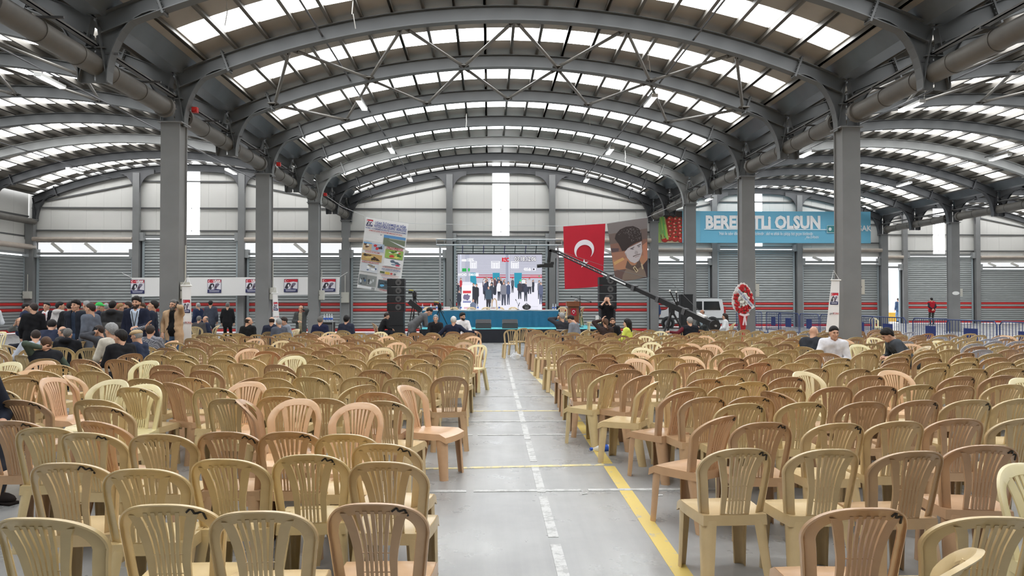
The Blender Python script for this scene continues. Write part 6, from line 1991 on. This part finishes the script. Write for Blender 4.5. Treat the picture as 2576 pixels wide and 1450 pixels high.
# ---- van
def van():
    X0, Y0 = at(1738,800,46.0).x, 46.2
    body = mat('white_car_paint', srgb(232,234,236), 0.25, spec=0.6); glass = mat('dark_car_glass', srgb(30,36,40), 0.08, spec=0.8); tyre = mat('tyre_rubber', srgb(32,32,34), 0.8); trimm = mat('grey_bumper', srgb(70,72,74), 0.6); rim = mat('silver_wheel', srgb(170,172,174), 0.35, 0.5)
    r = empty('van', (X0,Y0,0), rz=math.radians(-14), label='white van parked behind the crane beside the blue suit', cat='van')
    prof = [(-2.05,0.35),(2.02,0.35),(2.06,0.9),(1.98,1.15),(1.86,1.78),(1.55,1.84),(-0.55,1.84),(-0.85,1.76),(-1.42,1.16),(-1.98,0.98),(-2.08,0.70)]
    part('body', MB().prism(prof, -0.82, 0.82), body, r)
    for s in (-1,1):
        y = s*0.825; a, b = min(y,y+s*0.012), max(y,y+s*0.012)
        part('window', MB().prism([(-1.28,1.14),(-0.38,1.14),(-0.38,1.66),(-0.80,1.66)], a, b), glass, r); part('window', MB().prism([(-0.30,1.14),(0.70,1.14),(0.70,1.66),(-0.30,1.66)], a, b), glass, r); part('window', MB().prism([(0.80,1.14),(1.78,1.14),(1.68,1.66),(0.80,1.66)], a, b), glass, r)
        part('side_moulding', MB().box(-1.9,1.95,a,b,0.55,0.66), trimm, r); part('door_handle', MB().box(-0.55,-0.4,a,b+0.02,1.0,1.04), trimm, r)
        for xw in (-1.32,1.30):
            part('wheel_arch', MB().tube([(xw,s*0.80,0.34),(xw,s*0.834,0.34)],0.41,20), trimm, r)
            w_ = part('wheel', MB().tube([(xw,s*0.66,0.32),(xw,s*0.86,0.32)],0.32,24), tyre, r, smooth=True)
            part('hubcap', MB().tube([(xw,s*0.86,0.32),(xw,s*0.872,0.32)],0.20,16), rim, w_); part('hub', MB().tube([(xw,s*0.872,0.32),(xw,s*0.885,0.32)],0.05,8), trimm, w_)
    part('windscreen', MB().bar((-1.38,0,1.20),(-0.88,0,1.74),1.46,0.02,up=(-0.7,0,0.7)), glass, r)
    part('bumper', MB().box(-2.16,-1.9,-0.84,0.84,0.28,0.58), trimm, r); part('bumper', MB().box(1.9,2.12,-0.84,0.84,0.28,0.58), trimm, r)
    for s in (-1,1):
        part('headlight', MB().box(-2.06,-1.9,s*0.66-0.14,s*0.66+0.14,0.78,0.95), mat('clear_lens', srgb(210,214,216), 0.1), r); part('tail_light', MB().box(1.96,2.07,s*0.76-0.06,s*0.76+0.06,0.85,1.35), red_m, r); part('mirror', MB().cbox((-1.05,s*0.92,1.18),(0.1,0.16,0.16)), trimm, r); part('roof_rail', MB().tube([(-0.5,s*0.7,1.87),(1.6,s*0.7,1.87)],0.025,8), trimm, r)
    part('window', MB().bar((1.96,0,1.2),(1.885,0,1.68),1.3,0.02,up=(1,0,0.2)), glass, r)
van()

# ---- flower stand
Y = 25.4; p = at(1869,760,Y); z1, z0_ = at(1869,712,Y).z, at(1869,790,Y).z
r = empty('flower_wreath', (p.x,Y,0), label='red and white funeral-style flower wreath on a stand with a sash', cat='wreath')
r['label'] = 'red and white flower wreath on a stand with a lettered sash'
foam = mat('white_foam', srgb(236,234,230), 0.7); rose = mat('red_carnation', srgb(196,34,40), 0.7, 0.0, 0.3, 40); daisy = mat('white_daisy', srgb(238,236,226), 0.7, 0.0, 0.12, 60); leaf = mat('dark_leaf', srgb(44,70,44), 0.6)
zc = (z1+z0_)/2; hh = (z1-z0_)/2
def egg(t, k=1.0): 
    x = 0.36*k*math.cos(t)*(1-0.22*math.sin(t)); return x, zc+hh*k*math.sin(t)
pts = []
for i in range(72):
    t = 2*math.pi*i/72; x, z = egg(t, 1.0+0.03*math.cos(i*math.pi*0.5)); pts.append((x,z))
part('foam_backing', MB().prism(pts, 0, 0.05), foam, r)
fr = MB(); fw_ = MB(); lf = MB(); q = random.Random(5)
for k in range(130):
    t, s = q.uniform(0,2*math.pi), q.uniform(0.5,0.9)
    x, z = egg(t, s); fr.ellip((x,-0.03-q.uniform(0,0.02),z-0.03),(0.045,0.03,0.045),7,5)
for k in range(46):
    t, s = q.uniform(0,2*math.pi), q.uniform(0,0.48)**0.9
    x, z = egg(t, s); fw_.ellip((x+0.02,-0.05-q.uniform(0,0.015),z-0.04),(0.045,0.022,0.045),7,5)
for k in range(24):
    t = q.uniform(0,6.28); x, z = egg(t, q.uniform(0.45,0.9)); lf.ellip((x,-0.05,z-0.04),(0.02,0.012,0.04),6,4)
part('red_carnations', fr, rose, r, smooth='full', kind='stuff'); part('white_daisies', fw_, daisy, r, smooth='full', kind='stuff'); part('leaves', lf, leaf, r, kind='stuff')
sA, sB = at(1853,727,Y-0.1), at(1896,775,Y-0.1)
c0, c1 = sA-Vector((p.x,Y,0)), sB-Vector((p.x,Y,0))
part('sash', MB().bar(c0,c1,0.115,0.008,up=(0,1,0)), whitecloth, r)
mid = (c0+c1)/2; ang = math.atan2(c1.z-c0.z, c1.x-c0.x)
o = text('sash_lettering', 'UŞAK ZİRAAT ODASI', 0.10, t_blue, r, mid+Vector((0,-0.012,0)), sx=0.72)
o.rotation_euler = (Matrix.Rotation(-ang,4,'Y') @ Matrix.Rotation(math.pi/2,4,'X')).to_euler()
part('paper_cone', MB().lathe([(0.05,0.0),(0.05,0.55),(0.16,z0_-0.02)],n=12), rose, r, smooth=True)
part('bow', MB().bar((-0.16,-0.14,z0_-0.0),(0.0,-0.17,z0_-0.06),0.02,0.07).bar((0.16,-0.14,z0_-0.0),(0.0,-0.17,z0_-0.06),0.02,0.07).bar((0,-0.17,z0_-0.05),(-0.05,-0.16,z0_-0.38),0.02,0.05).bar((0,-0.17,z0_-0.05),(0.05,-0.16,z0_-0.38),0.02,0.05), mat('pale_pink_ribbon', srgb(232,206,208), 0.6), r)
part('stand_foot', MB().box(-0.2,0.2,0.0,0.3,0,0.03), black_m, r)

# ---- blue crowd barriers along the right
bar_m = mat('blue_barrier_paint', srgb(44,62,112), 0.45, 0.2)
def barrier_mesh(L):
    out = {}
    out['frame'] = MB().tube([(0,0,0.12),(0,0,1.0),(0.1,0,1.1),(L-0.1,0,1.1),(L,0,1.0),(L,0,0.12)],0.019,8).tube([(0,0,0.2),(L,0,0.2)],0.017,8)
    return {k: v.mesh(k, bar_m, True) for k, v in out.items()}
BL_ = 2.2; BM = barrier_mesh(BL_); rod = MB().tube([(0,0,0.2),(0,0,1.1)],0.009,6).mesh('rod', bar_m, True)
plate = MB().box(-0.3,0.3,-0.012,0.012,0.42,0.86).mesh('plate', mat('dark_blue_plate', srgb(28,48,112), 0.5)); foot = MB().box(-0.02,0.02,-0.28,0.28,0.0,0.03).box(-0.015,0.015,-0.02,0.02,0,0.2).mesh('foot', bar_m)
nbar = 11
for i in range(nbar):
    y0 = 19.0+i*2.32
    a = math.pi/2 + (0.05 if i % 2 else -0.03)
    r = empty('crowd_barrier', (14.55+0.06*(i%3), y0, 0), rz=a, label=f'blue metal crowd barrier at the right of the seating, {ORD[i]} nearest', cat='barrier', group='blue crowd barriers')
    ob('frame', BM['frame'], r)
    for k in range(1, 16): ob('rod', rod, r, (BL_*k/16,0,0))
    ob('plate', plate, r, (BL_/2,0,0))
    for x in (0.25, BL_-0.25): ob('foot', foot, r, (x,0,0))

# ---- meter boxes on columns and walls
boxm = mat('beige_meter_box', srgb(200,198,188), 0.5)
def meter_box(u0, v0, u1, v1, Y, lab, depth=0.16):
    a, b = at(u0,v0,Y), at(u1,v1,Y)
    r = empty('meter_box', (a.x,Y,b.z), label=lab, cat='electrical box', group='electrical boxes')
    w, h = b.x-a.x, a.z-b.z
    part('case', MB().box(0,w,0,depth,0,h), boxm, r); part('door_panel', MB().box(w*0.08,w*0.92,-0.012,0,h*0.06,h*0.94), boxm, r); part('latch', MB().box(w*0.75,w*0.85,-0.024,-0.012,h*0.45,h*0.55), steel_dk, r)
    part('conduit', MB().tube([(w*0.5,depth*0.6,h),(w*0.5,depth*0.6,h+0.9)],0.018,6), boxm, r)
def face_box(X, Y, vt, vb, side, lab, w=0.13, depth=0.3):
    """box fixed to the flank (side 1 right, -1 left) or front (0) of a column at X, Y"""
    zt, zb = at(1230,vt,Y).z, at(1230,vb,Y).z
    r = empty('meter_box', (X, Y, zb), label=lab, cat='electrical box', group='electrical boxes')
    h = zt-zb
    if side: x0, x1, y0, y1 = (0.226, 0.226+w, -depth/2, depth/2) if side > 0 else (-0.226-w, -0.226, -depth/2, depth/2)
    else: x0, x1, y0, y1 = -w/2, w/2, -0.241-depth, -0.241
    part('case', MB().box(x0,x1,y0,y1,0,h), boxm, r); part('door_panel', MB().box(x0+0.012,x1-0.012,y0-0.012,y0,h*0.06,h*0.94), boxm, r); part('latch', MB().box(x0+0.02,x0+0.045,y0-0.024,y0-0.012,h*0.45,h*0.55), steel_dk, r)
    part('conduit', MB().tube([((x0+x1)/2,(y0+y1)/2,h),((x0+x1)/2,(y0+y1)/2,h+0.9)],0.018,6), boxm, r)
face_box(XL,18.64,711,752,1,'beige electrical box on the flank of the nearest left column')
face_box(XL,26.08,724,754,1,'beige electrical box on the flank of the second left column',0.15)
face_box(XL,33.52,731,755,1,'beige electrical box on the flank of the third left column',0.2)
face_box(XL,40.96,736,762,0,'beige electrical box on the fourth left column',0.4,0.16)
face_box(XR,26.08,714,748,1,'beige electrical box on the right column behind the wreath',0.17)
face_box(XR,18.64,703,741,1,'beige electrical box on the nearest right column',0.13)
face_box(XL-W,40.96,734,752,0,'grey electrical box on the far left corner column',0.4,0.16)
face_box(XR+W,40.96,726,746,1,'beige electrical box on the column with the oval sticker',0.2)
p = at(2405,738,40.7); part('oval_sticker', MB().tube([(0,0,0),(0,-0.006,0)],0.2,20), white_m, None, loc=(p.x,40.718,p.z), label='white oval sticker on the column beside the red vest', cat='sticker').scale = (1,1,0.5)

# ---- hanging lamps, conduits and loose strips under the roof
tube_m = emission_mat('fluorescent_lens', (1,1,1), 6.0)
def lamp(x, y, lab, z=8.0):
    r = empty('ceiling_lamp', (x,y,z), label=lab, cat='lamp', group='hanging fluorescent lamps')
    part('housing', MB().box(-0.09,0.09,-0.62,0.62,0.0,0.07), white_m, r); part('lens', MB().box(-0.075,0.075,-0.58,0.58,-0.03,0.0), tube_m, r)
    for s in (-1,1): part('end_cap', MB().box(-0.095,0.095,s*0.62-0.02,s*0.62+0.02,-0.035,0.075), white_m, r); part('suspension_rod', MB().tube([(0,s*0.4,0.07),(0,s*0.4,0.22)],0.01,5), steel_dk, r)
lx = [('centre nave, left line', -4.1, (24.3,31.6,39.2)), ('centre nave, right line', 5.1, (23.6,31.6,39.2)), ('left nave, inner line', -12.6, (22.0,37.2)), ('left nave, outer line', -20.1, (29.6,37.2)), ('right nave, inner line', 13.7, (24.0,32.0,40.0,46.5)), ('right nave, outer line', 22.5, (32.5,40.2)), ('far right nave, inner line', 30.5, (48.0,))]
for nm, x, ys in lx:
    for i, y in enumerate(ys): lamp(x, y, f'hanging fluorescent lamp under the {nm}, {ORD[i]} nearest')
    part('conduit', MB().tube([(x,8.0,8.22),(x,min(41.0 if x < 9 else 48,48),8.22)],0.025,6), steel_dk, None, label=f'long dark cable conduit under the {nm}', cat='conduit', group='roof conduits')
q = random.Random(31); strip_m = mat('torn_white_strip', srgb(206,204,198), 0.7)
for k in range(20):
    nv = ['centre']*12 + ['left']*4 + ['right']*4
    cxn = NAVES[nv[k]]; i = q.randint(3, 19); dx = -HALF+W*i/N_INT; y = 15.5+k%12*1.7+q.uniform(0,0.5)
    x = cxn+dx; z = arc(dx); L = q.uniform(0.35,0.8)
    part('torn_strip', MB().bar((x,y,z+0.02),(x+q.uniform(-0.04,0.04),y,z-L*0.5),0.022,0.004,up=(0,1,0)).bar((x+0.0,y,z-L*0.48),(x+q.uniform(-0.06,0.06),y,z-L),0.02,0.004,up=(0,1,0)), strip_m, None,
         label=f'torn white strip dangling under the {NAVE_WORDS[nv[k]]} roof, {ORD[k]} of the strips by distance', cat='strip', group='torn strips under the roof')

# ---- bits on the floor
p = onz(1560,1133); bottle(p.x-0.08, p.y, 0.032, 'clear water bottle with blue cap lying under the right chairs', rot=(math.pi/2,0,math.radians(-70)), grp='bottles on the floor', s=1.3, capm=capb_m)
p = onz(1297,905); r = empty('plastic_bag', (p.x,p.y,0), label='crumpled clear plastic bag on the aisle floor', cat='bag')
mb = MB(); mb.ellip((0,0,0.09),(0.15,0.11,0.09),16,10); q = random.Random(2); mb.v = [(x*(1+q.uniform(-0.2,0.2)),y*(1+q.uniform(-0.2,0.2)),max(0.002,z*(1+q.uniform(-0.2,0.2)))) for x,y,z in mb.v]
part('film', mb, mat('clear_film', (0.92,0.94,0.96), 0.2, alpha=0.35), r); part('knot', MB().ellip((0.02,0,0.19),(0.03,0.03,0.05),8,6), mat('clear_film', (0.92,0.94,0.96), 0.2, alpha=0.35), r)
for i, (u, v, a) in enumerate(((1471,1244,0.5),(1660,1248,0.1),(1860,1407,0.1))):
    p = onz(u,v); part('cigarette_butt', MB().tube([(-0.025,0,0.005),(0.025,0,0.005)],0.005,8), white_m, None, loc=p, rot=(0,0,a), label=f'white cigarette butt on the floor, {ORD[i]} from the aisle', cat='butt', group='cigarette butts')
p = onz(88,1052); r = empty('snack_box', (p.x,p.y,0), rz=0.3, label='orange and white snack box on the floor among the left chairs', cat='box')
part('box_body', MB().box(-0.12,0.12,-0.08,0.08,0,0.12), mat('orange_card', srgb(226,124,50), 0.6), r); part('box_flap', MB().bar((-0.12,-0.08,0.12),(-0.2,-0.1,0.17),0.15,0.004), white_m, r)
p = onz(45,1058); bottle(p.x,p.y,0,'water bottle with blue label standing among the left chairs', grp='bottles on the floor', s=1.2, capm=capb_m)
p = onz(1712,1300); part('red_string', MB().tube([(0,0,0.004),(0.08,0.02,0.004),(0.2,0.0,0.004)],0.003,5), red_m, None, loc=p, label='short red string on the floor beside the yellow line', cat='string')

# ---- outside the open door
out_m = mat('pale_yard_paving', srgb(214,214,210), 0.7)
yard = part('ground_yard', MB().box(24,50,57,95,-0.2,-0.01), out_m, None, kind='structure')
r = empty('yard_building', (36,78,0), label='pale building across the yard seen through the open door', cat='building')
part('wall', MB().box(-9,9,0,4,0,6), panel_m, r)
for k in range(4): part('window', MB().box(-6.5+k*3.6,-4.7+k*3.6,-0.03,0,1.2,2.8), mat('pale_glass', srgb(170,186,196), 0.2), r)
part('roof', MB().box(-9.4,9.4,-0.5,4.3,6,6.3), steel_lt, r)
p = at(2255,786,60.5); r = empty('yellow_crate', (p.x,60.8,-0.01), label='yellow crate in the bright doorway', cat='crate')
part('crate_body', MB().box(-0.45,0.45,0,0.5,0,0.7), mat('yellow_crate_plastic', srgb(226,180,70), 0.5), r); part('crate_rim', MB().box(-0.48,0.48,-0.03,0.53,0.66,0.74), mat('yellow_crate_plastic', srgb(226,180,70), 0.5), r)

# ---- lettering becomes plain mesh
bpy.context.view_layer.update()
dg = bpy.context.evaluated_depsgraph_get()
for o in [q_ for q_ in SC.objects if q_.type == 'FONT']:
    me = bpy.data.meshes.new_from_object(o.evaluated_get(dg))
    n = bpy.data.objects.new(o.name, me); nm_ = o.name
    COL.objects.link(n); n.parent = o.parent; n.matrix_parent_inverse = o.matrix_parent_inverse.copy(); n.matrix_basis = o.matrix_basis.copy()
    bpy.data.objects.remove(o); n.name = nm_
